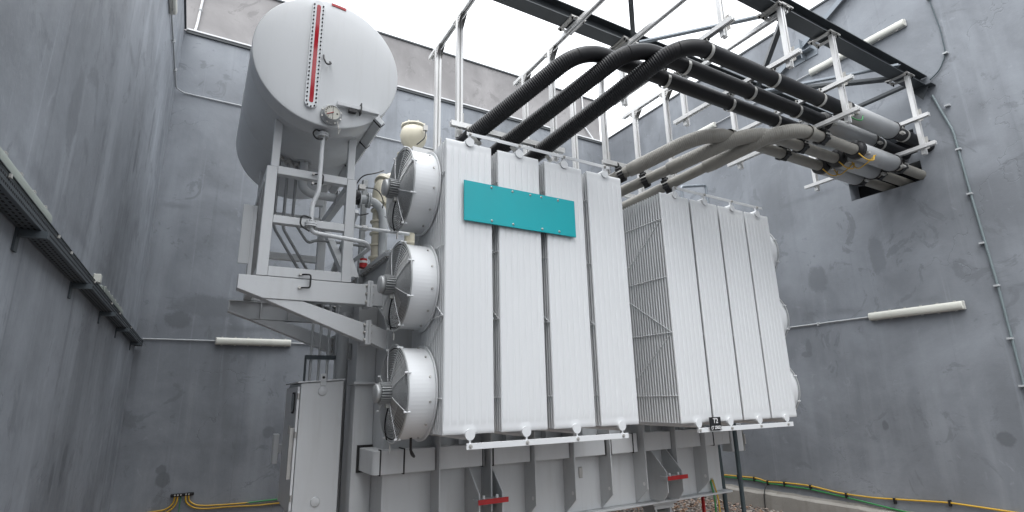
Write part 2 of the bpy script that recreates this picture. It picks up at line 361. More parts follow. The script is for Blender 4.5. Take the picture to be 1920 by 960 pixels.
# kerb along the right wall
kp = []
n = 60; kb = MB(); v = []; f = []
for i in range(n+1):
    y = 1.0+i*(YB-1.0)/n; w = random.uniform(-.008, .008); h = random.uniform(-.012, .012)
    v += [(XR-.14+w, y, -2.06), (XR-.13+w, y, -1.78+h), (XR-.02, y, -1.755+h*.5), (XR, y, -1.72+h)]
for i in range(n):
    for k in range(3): a = i*4+k; f.append((a, a+1, a+5, a+4))
kb.add(v, f, False); kb.add(v[:4], [(0, 1, 2, 3)])
tag(kb.build('concrete_kerb', 'concrete'), 'rough stained concrete kerb at the foot of the wall with openings', 'kerb')

# gravel
gm = MB()
def stone(x, y, z, s):
    q = [(0, 0, 1)]+[(math.cos(a)*.9, math.sin(a)*.9, .3) for a in [i*1.2566+random.random() for i in range(5)]]+[(0, 0, -.6)]
    q = [Vector(p)*random.uniform(.75, 1.2) for p in q]
    m = Matrix.Rotation(random.random()*6.28, 3, 'Z') @ Matrix.Rotation(random.uniform(-.6, .6), 3, 'X')
    sc = Vector((s*random.uniform(.7, 1.3), s, s*random.uniform(.5, .9)))
    P = [m @ Vector((p.x*sc.x, p.y*sc.y, p.z*sc.z))+Vector((x, y, z)) for p in q]
    gm.add(P, [(0, 1, 2), (0, 2, 3), (0, 3, 4), (0, 4, 5), (0, 5, 1), (6, 2, 1), (6, 3, 2), (6, 4, 3), (6, 5, 4), (6, 1, 5)])
for _ in range(9000):
    x = random.uniform(4.2, 9.0); y = random.uniform(5.2, 10.4)
    stone(x, y, -2.035+random.uniform(0, .035), random.uniform(.018, .042))
go = gm.build('gravel', 'gravel'); struct(go, 'stuff'); go['label'] = 'loose brown and grey gravel under the transformer'

# ------------------------------------------------------------------ overhead steel beams
def h_beam(Y, x0, x1, label):
    zb, w, h, t = 4.40, .19, .19, .012
    t_ = thing('steel_beam', label, 'beam', (x0, Y, zb), 'overhead steel beams')
    MB().box(x0, x1, Y-w/2, Y+w/2, zb, zb+t).box(x0, x1, Y-w/2, Y+w/2, zb+h-t, zb+h).build('flange', 'steel', t_)
    MB().box(x0, x1, Y-.004, Y+.004, zb+t, zb+h-t).build('web', 'steel', t_)
    e = MB().box(9.0, 9.146, Y-.17, Y+.13, zb-.012, zb-.002).yz([(Y-.12, zb-.014), (Y+.1, zb-.014), (Y-.01, zb-.2)], 9.04, 9.05)
    e.build('end_bracket', 'steel', t_)
    return t_
bA = h_beam(4.48, -.88, 9.14, 'anthracite overhead beam spanning from the oil tank side, farther from the viewer')
bB = h_beam(3.12, -.88, 9.14, 'anthracite overhead beam ending above the hose openings, carrying the nearest hangers')
# crossing braces in the plane of the beams
def brace(p0, p1, m, label, w=.06):
    p0 = Vector(p0); p1 = Vector(p1); b = MB()
    b.profile(p0, p1, [(-w/2, -w/2), (w/2, -w/2), (w/2, -w/2+.008), (-w/2+.008, -w/2+.008), (-w/2+.008, w/2), (-w/2, w/2)], (0, 0, 1))
    return tag(b.build('roof_brace', m), label, 'brace', 'diagonal braces between the beams')
zc = 4.46
brace((4.45, 4.38, zc), (3.30, 3.22, zc), 'steel', 'dark brace rising upright into the sky behind the first black bend')
brace((4.55, 4.38, zc), (5.58, 3.22, zc), 'steelgal', 'pale grey brace slanting across the sky above the nearest black hose')
brace((5.84, 3.22, zc), (6.95, 4.38, zc), 'steel', 'dark brace slanting down behind the second hanging post')
brace((6.97, 4.38, zc-.03), (8.22, 3.0, zc+.02), 'steelgal', 'thin pale brace crossing in front of the upper tube lamp')
brace((7.05, 4.38, zc), (8.45, 3.22, zc), 'steel', 'dark brace meeting the beam at the last hanging post', .09)
brace((8.86, 4.38, zc), (8.86, 3.22, zc), 'steel', 'short dark cross tie close to the wall with openings', .08)
gb = MB().bar((9.06, 5.42, 5.80), (9.06, 3.30, 6.95), .09, .012, (1, 0, 0)).bar((9.10, 5.42, 5.84), (9.10, 3.30, 6.99), .012, .08, (1, 0, 0))
gbo = thing('wall_brace', 'galvanised angle iron bolted high on the wall with openings', 'brace', (9.1, 4.7, 5.6))
gb.build('angle_iron', 'steelgal', gbo)
MB().box(9.0, 9.145, 4.55, 4.9, 6.02, 6.03).box(9.0, 9.145, 4.72, 4.73, 5.9, 6.3).box(9.13, 9.146, 4.5, 4.95, 5.9, 6.3).build('wall_bracket', 'steelgal', gbo)

# ------------------------------------------------------------------ galvanised slotted-profile racks
def prof_poly(w, h, s=.018, d=.022):   # slotted on both broad faces
    return [(-w/2, -h/2), (-s/2, -h/2), (-s/2, -h/2+d), (s/2, -h/2+d), (s/2, -h/2), (w/2, -h/2), (w/2, h/2), (s/2, h/2), (s/2, h/2-d), (-s/2, h/2-d), (-s/2, h/2), (-w/2, h/2)]
def rail(p0, p1, w=.06, h=.05, up=None): return MB().profile(p0, p1, prof_poly(w, h), up)
def post_up(X, Y, z0, z1): return MB().profile((X, Y, z0), (X, Y, z1), prof_poly(.072, .05), (0, 1, 0))
def gusset(parent, X, Y, z, sy, s=.11):
    MB().yz([(Y, z), (Y+sy*s, z), (Y, z-s*1.25)], X+.031, X+.038).build('corner_bracket', 'plate', parent)
    o = MB().yz([(Y, z), (Y+sy*s, z), (Y, z-s*1.25)], X-.038, X-.031).build('corner_bracket', 'plate', parent)
    h = MB()
    for a, b_ in ((.2, .2), (.5, .2), (.2, .5), (.2, .8), (.75, .18)):
        h.cyl((X-.0395, Y+sy*s*a, z-s*b_), (X-.038, Y+sy*s*a, z-s*b_), .008, n=8)
    h.build('punched_holes', 'hole', o)
def clamp_plate(parent, X, Y, z=4.37):
    b = MB()
    for sx in (-1, 1): b.box(X+sx*.075-.03, X+sx*.075+.03, Y-.15, Y+.15, z+.018, z+.028)
    b.box(X-.11, X+.11, Y-.15, Y-.11, z+.0285, z+.035).box(X-.11, X+.11, Y+.11, Y+.15, z+.0285, z+.035)
    o = b.build('clamp_plate', 'plate', parent)
    for sx in (-1, 1):
        for sy in (-1, 1): MB().cyl((X+sx*.08, Y+sy*.125, z-.005), (X+sx*.08, Y+sy*.125, z+.06), .011, n=6).build('clamp_bolt', 'hole', o)
RZ = 4.345
def standing_rack(X, y_end, label, posts=True):
    t = thing('support_rack', label, 'pipe rack', (X, 5.6, 2.85), 'slotted racks standing over the radiators')
    rail((X, 5.86, RZ), (X, y_end, RZ)).build('top_rail', 'alu', t)
    for Y in (5.6, 4.95):
        post_up(X, Y, 2.78, RZ-.026).build('post', 'alu', t)
        gusset(t, X, Y-.026, RZ-.027, -1); gusset(t, X, Y+.026, RZ-.027, 1, .08)
        b = MB().box(X+.037, X+.045, Y-.03, Y+.03, 2.88, 3.08); b.build('joint_plate', 'plate', t)
    for Y in (4.48, 3.12):
        if Y > y_end: clamp_plate(t, X, Y)
    return t
standing_rack(2.24, 2.6, 'slotted support rack with two posts nearest the oil tank')
standing_rack(3.53, 2.6, 'slotted support rack behind the first bending black hose')
standing_rack(4.35, 2.6, 'slotted support rack behind the nearest bending black hose')
standing_rack(5.57, 3.0, 'slotted support rack standing over the second radiator group')
def clamp_black(parent, X, Y, z, zbar, r=.083):
    b = MB(); b.lathe((X-.02, Y, z), (1, 0, 0), [(0, r+.001), (0, r+.007), (.04, r+.007), (.04, r+.001)], 32, False)
    b.box(X-.02, X+.02, Y-.035, Y-.028, z+r*.93, zbar-.02).box(X-.02, X+.02, Y+.028, Y+.035, z+r*.93, zbar-.02)
    o = b.build('hose_strap', 'strap', parent)
    MB().cyl((X, Y-.05, zbar-.04), (X, Y+.05, zbar-.04), .009, n=6).build('strap_bolt', 'hole', o)
def clamp_grey(parent, p, axis, r=.07):
    d, a, u = frame_of(axis); p = Vector(p); b = MB()
    b.lathe(p-d*.035, d, [(0, r), (0, r+.028), (.07, r+.028), (.07, r)], 20, False)
    for k in range(6):
        t = math.pi*(k/3+.17); c = p+(a*math.cos(t)+u*math.sin(t))*(r+.024); b.cyl(c-d*.04, c+d*.04, .02, n=8)
    b.bar(p+u*(r+.01), p+u*(r+.085), .1, .06, d)
    o = b.build('black_cleat', 'blackplastic', parent)
    MB().cyl(p+a*(r+.03)-d*.05, p+a*(r+.03)+d*.05, .009, n=6).cyl(p-a*(r+.03)-d*.05, p-a*(r+.03)+d*.05, .009, n=6).build('cleat_bolt', 'strap', o)
BY = (3.83, 3.53, 3.22); GY = (3.92, 3.67, 3.39)
def hanging_rack(X, bars, label, black=True, zlow=None, xp=None):
    t = thing('hanging_rack', label, 'pipe rack', (X, 3.8, 4.37), 'slotted racks hung from the beams')
    zlow = min(bars)-.1
    for Y in (3.03, 4.56):
        post_up(X+.05, Y, zlow, 4.365).build('hanging_post', 'alu', t)
        clamp_plate(t, X+.05, Y+(.09 if Y < 4 else -.08), 4.352)
    for zb in bars:
        rail((X, 4.72, zb), (X, 2.86, zb)).build('cross_rail', 'alu', t)
        for Y in (3.03, 4.56): MB().box(X+.088, X+.094, Y+.0-.06 if Y < 4 else Y-.02, Y+.02 if Y < 4 else Y+.06, zb-.02, zb+.16).build('joint_plate', 'plate', t)
    return t
hr1 = hanging_rack(4.33, [3.67], 'hanging rack holding the first straps after the black bends')
hr2 = hanging_rack(5.45, [3.67], 'hanging rack holding the second row of black hose straps')
hr3 = hanging_rack(6.50, [3.67, 3.24], 'hanging rack where black hoses enter the grey sleeves')
hr4 = hanging_rack(8.40, [3.67, 3.24], 'hanging rack closest to the wall openings')
for hr, X in ((hr1, 4.33), (hr2, 5.45), (hr3, 6.36), (hr4, 8.40)):
    for Y in BY: clamp_black(hr, X, Y, 3.5, 3.66)
for hr, X in ((hr3, 6.58), (hr4, 8.52)):
    for Y in GY: clamp_grey(hr, (X, Y, 3.12), (1, 0, 0), .068)

# cross rails carried by the standing racks
def cross(Y, z, x0, x1, label):
    t = thing('cross_rail', label, 'rail', (x0, Y, z), 'cross rails above the radiators')
    rail((x0, Y, z), (x1, Y, z), .055, .06).build('rail', 'alu', t); return t
c1 = cross(4.86, 2.885, 2.10, 3.60, 'slotted cross rail holding the lower ends of the black hoses')
c2 = cross(5.66, 2.885, 1.95, 3.75, 'slotted cross rail behind, starting beside the cream bushing')
c3 = cross(4.90, 2.905, 4.25, 5.66, 'slotted cross rail holding the lower black cleats of taupe hoses')
c4 = cross(5.66, 2.885, 4.25, 5.70, 'slotted cross rail behind the taupe hoses over the tank')

# ------------------------------------------------------------------ hoses
def hose(pts, rad, r, corr, material, label, sleeve=None, flex=None, name='cable_hose', group=None, xend=9.42):
    """pts: control polyline; corr: (len0,len1) range with strong corrugation; flex: x-range mask"""
    t = thing(name, label, 'hose', pts[0], group)
    P = path_round(pts, rad, .0055); L = arc_len(P); T = L[-1]
    def rf(i):
        s = L[i]
        if corr[0] < s < corr[1]:
            k = min(1, (s-corr[0])/.1, (corr[1]-s)/.25); return r+corr[2]*k+corr[3]*math.sin(s*2*math.pi/corr[4])*k
        return r
    # split in a corrugated bend and a smooth run so that each is its own part
    cut = next((i for i in range(len(P)) if L[i] > corr[1]), len(P)-1)
    MB().tube(P[:cut+1], rf, 20).build('corrugated_section', material, t)
    MB().tube(P[cut::5], r, 24).build('straight_run', material, t)
    return t, P, L
CB = [(2.38, 4.83, 2.75), (2.86, 4.83, 2.75), (3.32, 4.83, 2.75)]
KB = [(3.15, 3.83, 3.53), (3.59, 3.53, 3.52), (4.00, 3.22, 3.515)]
HB = [(2.43, 4.75, 2.86), (2.84, 4.75, 2.84), (3.27, 4.75, 2.82)]
names = ['black corrugated hose bending farthest back, leftmost of the three bends', 'black corrugated hose forming the middle of the three bends', 'black corrugated hose bending nearest the viewer, topmost in view']
for c, k, Y, nm in zip(HB, KB, BY, names):
    c, k = Vector(c), Vector(k); d = (k-c).normalized(); s = c-d*.5
    pts = [(s.x+.02, s.y+.12, 1.62), s, k, (9.44, Y, 3.5)]
    Q = path_round(pts, [.25, .32], .0055); LQ = arc_len(Q)
    kl = LQ[min(range(len(Q)), key=lambda i: (Q[i]-k).length)]
    hose(pts, [.25, .32], .086, (1.25, kl-.05, .005, .0034, .024), 'rubber', nm, group='black cable hoses')
for c in CB:
    d = (Vector(KB[0])-Vector(CB[0])).normalized()
    b = MB(); b.lathe(Vector(c)-d*.02, d, [(0, .084), (0, .091), (.045, .091), (.045, .084)], 28, False)
    b.box(c[0]-.1, c[0]-.06, c[1]-.02, c[1]+.02, c[2]+.0, c[2]+.12)
    b.build('hose_strap', 'strap', c1)
CG = [(4.52, 4.88, 2.77), (4.94, 4.88, 2.77), (5.35, 4.88, 2.77)]
KG = [(5.13, 3.92, 3.105), (5.61, 3.67, 3.11), (5.93, 3.39, 3.115)]
CUFF = (.20, .42, .64)
names = ['taupe grey hose farthest from the viewer, leftmost of its three', 'taupe grey hose in the middle of its three', 'taupe grey hose nearest the viewer, with the lowest long bend']
for c, k, Y, nm, cu in zip(CG, KG, GY, names, CUFF):
    c, k = Vector(c), Vector(k); d = (k-c).normalized(); s = c-d*1.1
    pts = [(s.x, s.y+.1, 1.62), s, k, (9.44, Y, 3.11)]
    Q = path_round(pts, [.25, .42], .0055); LQ = arc_len(Q)
    near = lambda v: LQ[min(range(len(Q)), key=lambda i: (Q[i]-Vector(v)).length)]
    t, P, L = hose(pts, [.25, .42], .071, (near(c+d*(cu-.02)), near((k.x+.44, Y, 3.11)), .020, .0018, .022), 'taupe', nm, group='taupe cable hoses')
    clamp_grey(c3, c, d, .07)
    clamp_grey(c4, c-d*.78, d, .07)
    a = c+d*(cu-.1)
    MB().lathe(a, d, [(0, .072), (.01, .086), (.12, .095), (.14, .093), (.2, .093)], 24).build('shrink_cuff', 'taupe', t)
    q = Vector((k.x+.34, Y, 3.11))
    MB().lathe(q, (1, 0, 0), [(0, .0915), (.02, .0945), (.08, .092), (.12, .077), (.18, .076), (.19, .072)], 24).build('shrink_cuff', 'taupe', t)
# joint sleeves around the hoses
sl_names = {'b': ['grey joint sleeve on the far black hose', 'grey joint sleeve on the middle black hose', 'grey joint sleeve on the nearest black hose, topmost sleeve'],
            'g': ['grey joint sleeve on the far taupe hose, lowest sleeve', 'grey joint sleeve on the middle taupe hose', 'grey joint sleeve on the nearest taupe hose, longest in view']}
for key, Ys, z, x0, x1 in (('b', BY, 3.5, 6.85, 8.12), ('g', GY, 3.12, 7.32, 8.36)):
    for Y, nm in zip(Ys, sl_names[key]):
        dx = (Y-Ys[2])*.15
        t = thing('joint_sleeve', nm, 'sleeve', (x0+dx, Y, z), 'joint sleeves on the hoses')
        rs = .118
        MB().lathe((x0+dx+.1, Y, z), (1, 0, 0), [(-.01, .084), (0, rs), (x1-x0-.12, rs), (x1-x0-.11, .084)], 36, True).build('sleeve_body', 'sleeve', t)
        MB().lathe((x0+dx, Y, z), (1, 0, 0), [(-.01, .07), (0, .105), (.03, rs+.006), (.098, rs+.006), (.099, .084)], 36, True).build('black_collar', 'blackplastic', t)
        MB().ring((x1+dx-.05, Y, z), (1, 0, 0), rs+.004, .009, 36).ring((x1+dx-.02, Y, z), (1, 0, 0), rs-.004, .006, 36).build('end_band', 'blackplastic', t)
        MB().box(x1+dx-.06, x1+dx+.02, Y-.14, Y-.10, z-.10, z-.07).build('lug', 'strap', t)
        MB().box(x0+dx+.1, x0+dx+.16, Y-.13, Y-.1, z-.09, z-.06).build('lug', 'strap', t)
        if key == 'g' or Y == Ys[2]:
            m = 'yellow' if key == 'g' else 'green'
            P = [(x0+dx-.02, Y-.06, z-.09), (x0+dx+.02, Y-.12, z-.2), (x0+dx+.12, Y-.16, z-.21), (x0+dx+.22, Y-.13, z-.10)]
            MB().tube(path_round(P, .08, .02), .008, 8).build('earth_wire', m, t)
for i in (0, 1):
    P = [(7.55, GY[i]-.12, 3.05), (7.6, GY[i]-.14, 2.93), (7.55, GY[i+1]-.02, 2.95), (7.62, GY[i+1]-.12, 3.05)]
    tag(MB().tube(path_round(P, .1, .02), .008, 8).build('earth_wire', 'yellow'), ['yellow earth wire looping between the far and middle taupe sleeves', 'yellow earth wire looping between the middle and nearest taupe sleeves'][i], 'wire')

# ------------------------------------------------------------------ radiators
def radiator(X, Y, zt, zb, label, group, nf=19):
    W = .52
    t = thing('radiator', label, 'radiator', (X, Y, zb), group)
    # front panel with pressed flutes
    nx, xs, zs_ = 130, [], []
    for i in range(nx+1): xs.append(i/nx*W)
    zz = [0, .004, .02, .045, .06, .075, .09, .11, .13, .16, .2]
    H = zt-zb; zl = zz+[.2+(H-.4)*k/6 for k in range(1, 6)]+[H-q for q in reversed(zz)]
    v, f = [], []
    cs = [W*(k+.5)/7 for k in range(7)]
    def hump(x, z):
        ze = min(z, H-z); e = min(x, W-x)
        y = 0
        m = max(0, min(1, (ze-.075)/.05)); m = m*m*(3-2*m)
        for c in cs:
            q = abs(x-c)
            if q < .030: y += .0042*m*min(1, (.030-q)/.006)
        dh = math.hypot(x-W/2, min(z, H-z)); y += .0035*max(0, min(1, (.080-dh)/.02))
        y -= .008*max(0, 1-e/.008); y -= .008*max(0, 1-ze/.012)
        return y
    for z in zl:
        for x in xs: v.append((X+x, Y-hump(x, z), zb+z))
    w = nx+1
    for j in range(len(zl)-1):
        for i in range(nx): a = j*w+i; f.append((a, a+1, a+w+1, a+w))
    p = MB().add(v, f, True)
    p.box(X+.001, X+W-.001, Y+.0085, Y+.022, zb+.001, zt-.001)
    p.build('front_panel', 'radpaint', t)
    fb = MB()
    for k in range(1, nf+1):
        y = Y+.012+k*.0445; th = .0085
        dz = .03 if k > 1 else 0
        q = [(.002, -.006), (.004, -.0105), (.007, -.0135), (.0115, -.0125), (.014, -.0025)]
        pl = q+[(W-a, b_) for a, b_ in reversed(q)]+[(W-a, -b_) for a, b_ in q]+[(a, -b_) for a, b_ in reversed(q)]
        fb.prism([(X+a, y+b_, zb+.004) for a, b_ in pl], (0, 0, zb), (0, 0, zt-.012))
    fb.build('cooling_fins', 'radpaint', t)
    for z, s in ((zb-.005, -1), (zt+.002, 1)):
        h = MB().cyl((X+W/2, Y-.022, z), (X+W/2, Y+1.2, z), .049, n=28)
        h.build('header_pipe', 'radpaint', t)
    for xr, sg in ((X+.001, -1), (X+W-.001, 1)):
        rb = MB()
        xr += sg*.006; y0, y1 = Y+.012, Y+.86
        for q in (.11, .37, .61, .875): z = zb+H*q+0; rb.tube([(xr, y0, z), (xr, y1, z)], .0055, 6)
        zt_, zk = zb+H*.875, zb+H*.37
        rb.tube([(xr, y0, zt_), (xr, y1, zb+H*.64)], .005, 6)
        rb.tube([(xr, y1, zb+H*.57), (xr, y0, zk)], .005, 6); rb.tube([(xr, y0, zk), (xr, y1, zb+H*.13)], .005, 6)
        rb.build('tie_rods', 'radpaint', t)
    return t
g1, g2 = 'radiators of the group behind the teal sign', 'radiators of the group beside the small black sign'
r0 = radiator(1.94, 4.60, 2.555, -.32, 'tall ribbed radiator at the outer end of its group, beside the fans', g1)
for i, nm in enumerate(['tall ribbed radiator second from the fans, teal sign across its top', 'tall ribbed radiator third from the fans, under the end of the teal sign', 'tall ribbed radiator with no sign, next to the gap between groups'], 1):
    dup(r0, (.5955*i, 0, 0), nm, g1)
r1 = radiator(4.893, 4.60, 2.495, -.342, 'tall ribbed radiator whose finned side shows in the gap', g2)
for i, nm in enumerate(['tall ribbed radiator just past the small black sign', 'third tall ribbed radiator counted from the gap, in the far group', 'last tall ribbed radiator, closest to the wall with openings'], 1):
    dup(r1, (.5545*i, 0, 0), nm, g2)
def strap_bar(x0, x1, z, Y, h, label, offs, dz):
    t = thing('tie_bar', label, 'bar', (x0, Y, z), 'flat bars tying the radiators')
    MB().box(x0, x1, Y-.012, Y-.004, z-h/2, z+h/2).build('flat_bar', 'radpaint', t, .002)
    for x in offs:
        b = MB(); q = MB()
        b.box(x-.009, x+.009, Y-.003, Y+.03, min(z-h/2, z+dz), max(z+h/2, z+dz)); q.cyl((x, Y-.028, z), (x, Y-.0125, z), .011, n=6)
        q.cyl((x, Y-.018, z), (x, Y-.0125, z), .018, n=12)
        b.build('fixing_tab', 'radpaint', t); q.build('bolt_head', 'plate', t)
off1 = [1.94+.26+.5955*i for i in range(4)]; off2 = [4.893+.26+.5545*i for i in range(4)]
strap_bar(2.16, 4.06, -.425, 4.585, .055, 'white bar under the radiators behind the teal sign', off1, .07)
strap_bar(5.13, 6.93, -.425, 4.585, .055, 'white bar under the radiators with the small black sign', off2, .07)
strap_bar(2.16, 4.06, 2.645, 4.585, .038, 'thin bar over the tops of the radiators behind the teal sign', off1, -.08)
strap_bar(5.13, 6.93, 2.59, 4.585, .038, 'thin bar over the tops of the far radiator group', off2, -.08)

# teal sign
t = thing('blank_sign', 'blank teal sign plate bolted across the radiators', 'sign', (2.12, 4.56, 1.69))
MB().box(2.122, 3.487, 4.553, 4.567, 1.690, 2.115).build('sign_plate', 'teal', t, .003)
b = MB()
for x in (2.43, 2.68, 2.90, 3.04, 3.26):
    for z in (1.725, 2.085):
        if x == 2.90 and z < 2: continue
        b.lathe((x, 4.5525, z), (0, -1, 0), [(0, .013), (.006, .011), (.009, .004)], 12)
b.build('screw_head', 'strap', t)
# small black sign
t = thing('number_sign', 'small black sign reading T2 on the white bar', 'sign', (5.3, 4.55, -.43))
MB().prism([(5.30, 4.545, -.435), (5.49, 4.545, -.435), (5.49, 4.548, -.285), (5.30, 4.548, -.285)], (0, 0, 0), (0, .008, 0)).build('sign_plate', 'blackplastic', t)
def text(s, x, z, size, parent, y=4.541):
    c = bpy.data.curves.new('lettering', 'FONT'); c.body = s; c.size = size; c.extrude = .001; c.align_x = 'CENTER'; c.offset = .0012
    c.materials.append(M['signwhite']); tmp = bpy.data.objects.new('tmp', c); me = bpy.data.meshes.new_from_object(tmp); bpy.data.objects.remove(tmp)
    o = bpy.data.objects.new('lettering', me); COL.objects.link(o); o.parent = parent
    l = ROOTLOC[parent.name]; o.location = (x-l[0], y-l[1], z+Z0-l[2]); o.rotation_euler = (R(90), 0, 0)
text('T2', 5.392, -.352, .078, t); text('(T 2502)', 5.395, -.418, .048, t)

# ------------------------------------------------------------------ fans
def fan(X, Y, z, label, sg=-1):
    """sg -1: blows toward -X side (drum sits on the low-X side)"""
    t = thing('cooling_fan', label, 'fan', (X, Y, z), 'cooling fans on the radiator sides')
    ax = (sg, 0, 0); c = (X, Y, z)
    MB().lathe(c, ax, [(.0, .40), (.0, .455), (.012, .455), (.012, .428), (.262, .428), (.262, .436), (.268, .436), (.268, .418), (.0, .418)], 72, False).build('drum', 'radpaint', t)
    b = MB()
    for k in range(12):
        a = 2*math.pi*k/12+.2; b.cyl((X+sg*.06, Y+.428*math.cos(a), z+.428*math.sin(a)), (X+sg*.06, Y+.438*math.cos(a), z+.438*math.sin(a)), .011, n=8)
    b.build('drum_bolt', 'plate', t)
    gx = X+sg*.275; b = MB(); n = 17
    for i in range(n):
        r = .10+(.452-.10)*i/(n-1); dome = .035*(1-(r/.452)**2)
        b.ring((gx+sg*dome, Y, z), ax, r, .0042 if i < n-1 else .008, 56, 5)
    gr = b.build('guard_rings', 'steelwire', t)
    MB().ring((X+sg*.271, Y, z), ax, .425, .009, 64, 6).build('rim_gap_shade', 'seam', t)  # dark ring painted in for the shaded gap between drum and guard
    b = MB()
    for k in range(8):
        a = 2*math.pi*k/8+.39
        P = [(gx+sg*(.035*(1-(q/.452)**2)+.006), Y+q*math.cos(a), z+q*math.sin(a)) for q in (.08, .2, .33, .46)]
        b.tube(P, .0038, 6)
        b.cyl((gx-sg*.03, Y+.45*math.cos(a), z+.45*math.sin(a)), (gx+sg*.03, Y+.45*math.cos(a), z+.45*math.sin(a)), .010, n=8)
    b.build('guard_spokes', 'radpaint', t)
    m = MB().lathe((gx+sg*.02, Y, z), ax, [(-.02, .07), (.0, .078), (.118, .078), (.118, .088), (.148, .088), (.158, .078), (.162, .03), (.162, 0)], 32, True)
    mo = m.build('motor', 'motor', t)
    b = MB()
    for k in range(24):
        a = 2*math.pi*k/24; d, u = math.cos(a), math.sin(a)
        b.bar((gx+sg*.025, Y+.092*d, z+.092*u), (gx+sg*.132, Y+.092*d, z+.092*u), .024, .008, (0, -u, d))
    b.build('cooling_ribs', 'motor', mo)
    b = MB().box(gx+sg*.04-.03, gx+sg*.04+.03, Y-.03, Y+.03, z-.135, z-.09)
    b.build('terminal_box', 'lampbase', mo)
    P = [(gx+sg*.04, Y, z-.13), (gx+sg*.055, Y+.02, z-.22), (gx+sg*.05, Y+.06, z-.33), (gx+sg*.015, Y+.09, z-.43)]
    MB().tube(path_round(P, .05, .03), .007, 8).build('motor_cable', 'blackplastic', mo)
    MB().box(gx+sg*.01, gx+sg*.016, Y-.015, Y+.015, z-.54, z-.48).cyl((gx+sg*.013, Y, z-.49), (gx+sg*.013, Y, z-.45), .004, n=6).build('tag_plate', 'plate', t)
    b = MB()
    for k in range(6):
        a = 2*math.pi*k/6; v = []
        for q in (.07, .4):
            for s in (-1, 1):
                w = .28*s*(1 if q < .1 else .8); v.append((X+sg*(.14+s*.04), Y+q*math.cos(a+w), z+q*math.sin(a+w)))
        b.add(v, [(0, 1, 3, 2)]); b.add([(p[0]+.006, p[1], p[2]) for p in v], [(0, 2, 3, 1)])
    b.lathe((X+sg*.1, Y, z), ax, [(0, 0), (0, .08), (.12, .08), (.12, 0)], 24)
    b.build('blades', 'blade', t)
    # no backing plate; the drum opens onto the finned side behind
    return t
FZ = (2.13, 1.10, .055)
f0 = fan(1.93, 5.15, FZ[0], 'uppermost round guarded fan on the oil tank side')
dup(f0, (0, 0, FZ[1]-FZ[0]), 'middle round guarded fan on the oil tank side'); dup(f0, (0, 0, FZ[2]-FZ[0]), 'lowest round guarded fan on the oil tank side')
f1 = fan(7.05, 5.12, 2.03, 'uppermost fan peeking out past the far radiator', 1)
dup(f1, (0, 0, -1.0), 'middle fan peeking out past the far radiator'); dup(f1, (0, 0, -2.0), 'lowest fan peeking out past the far radiator')
P = [(1.80, 5.02, -.35), (1.83, 5.1, -.50), (1.95, 5.3, -.56), (1.97, 5.5, -.5)]
tag(MB().tube(path_round(P, .1, .03), .012, 8).build('power_cable', 'blackplastic'), 'black cable drooping under the lowest guarded fan', 'cable')

# ------------------------------------------------------------------ transformer tank
TX0, TX1, TY0, TY1, TB, TT = 1.78, 6.88, 5.80, 7.62, -1.385, 1.56
t = thing('transformer_tank', 'large pale grey steel transformer tank with ribbed lower front', 'transformer', (4.3, 6.7, TB))
TK = t
MB().box(TX0, TX1, TY0, TY1, TB, TT).build('tank_body', 'tankpaint', t, .01, 2)
MB().box(1.68, 6.97, 5.70, 7.72, TB-.026, TB-.001).build('base_plate', 'tankpaint', t, .003)
MB().box(1.70, 6.96, 5.74, 7.70, TT+.001, TT+.022).box(1.70, 6.96, 5.74, 7.70, TT+.026, TT+.05).build('cover_flange', 'tankpaint', t)
b = MB()
for k in range(22): b.cyl((1.72, 5.78+k*.088, TT-.02), (1.72, 5.78+k*.088, TT+.07), .012, n=6)
for k in range(58): b.cyl((1.74+k*.09, 5.76, TT-.02), (1.74+k*.09, 5.76, TT+.07), .012, n=6)
b.build('flange_bolts', 'plate', t)
for X in (2.32, 2.93, 3.50, 4.06, 4.62, 5.20, 5.77, 6.35):
    s = MB().yz([(5.799, -.30), (5.56, -.30), (5.56, -1.19), (5.799, TB+.0015)], X-.008, X+.008); so_ = s.build('stiffener', 'tankpaint', t, .002)
    if X > 3: MB().cyl((X-.0095, 5.62, -1.13), (X-.0082, 5.62, -1.13), .022, n=16).build('round_hole', 'signwhite', so_)
# side column and its ledge
MB().box(1.56, 1.779, 6.2, 6.42, TB, 1.2).build('side_column', 'tankpaint', t, .006)
MB().box(1.53, 1.779, 6.14, 6.46, .165, .195).build('column_ledge', 'tankpaint', t, .002)
MB().cyl((1.60, 7.1, TB), (1.60, 7.1, 1.1), .075, n=24).build('corner_tube', 'tankpaint', t)
# cable duct wrapping the tank
segs = [(1.95, 2.30), (2.34, 2.88), (2.98, 3.48), (3.52, 4.04), (4.08, 4.60), (4.68, 5.14), (5.22, 5.75), (5.79, 6.33), (6.37, 6.80)]
for x0, x1 in segs:
    MB().box(x0, x1, 5.635, 5.798, -.735, -.505).build('cable_duct', 'paint', t, .004)
b = MB(); pts = [(1.95, 5.634)]+[(1.70-.066*math.sin(a), 5.70-.066*math.cos(a)) for a in [k*math.pi/12 for k in range(7)]]+[(1.634, 6.17), (1.779, 6.17), (1.779, 5.799), (1.95, 5.799)]
b.xy([(x, y) for x, y in pts], -.735, -.505).build('cable_duct', 'paint', t, .003)
b = MB()
for x in (1.955, 2.86, 2.99, 4.595, 4.69, 5.06, 6.60): b.box(x-.006, x+.006, 5.626, 5.80, -.745, -.495)
b.box(1.70, 1.712, 5.626, 5.70, -.745, -.495).box(1.61, 1.779, 6.175, 6.19, -.76, -.48)
b.build('duct_seam', 'seam', t)
MB().box(6.80, 6.95, 5.636, 5.80, -.735, -.505).build('cable_duct', 'paint', t, .004)
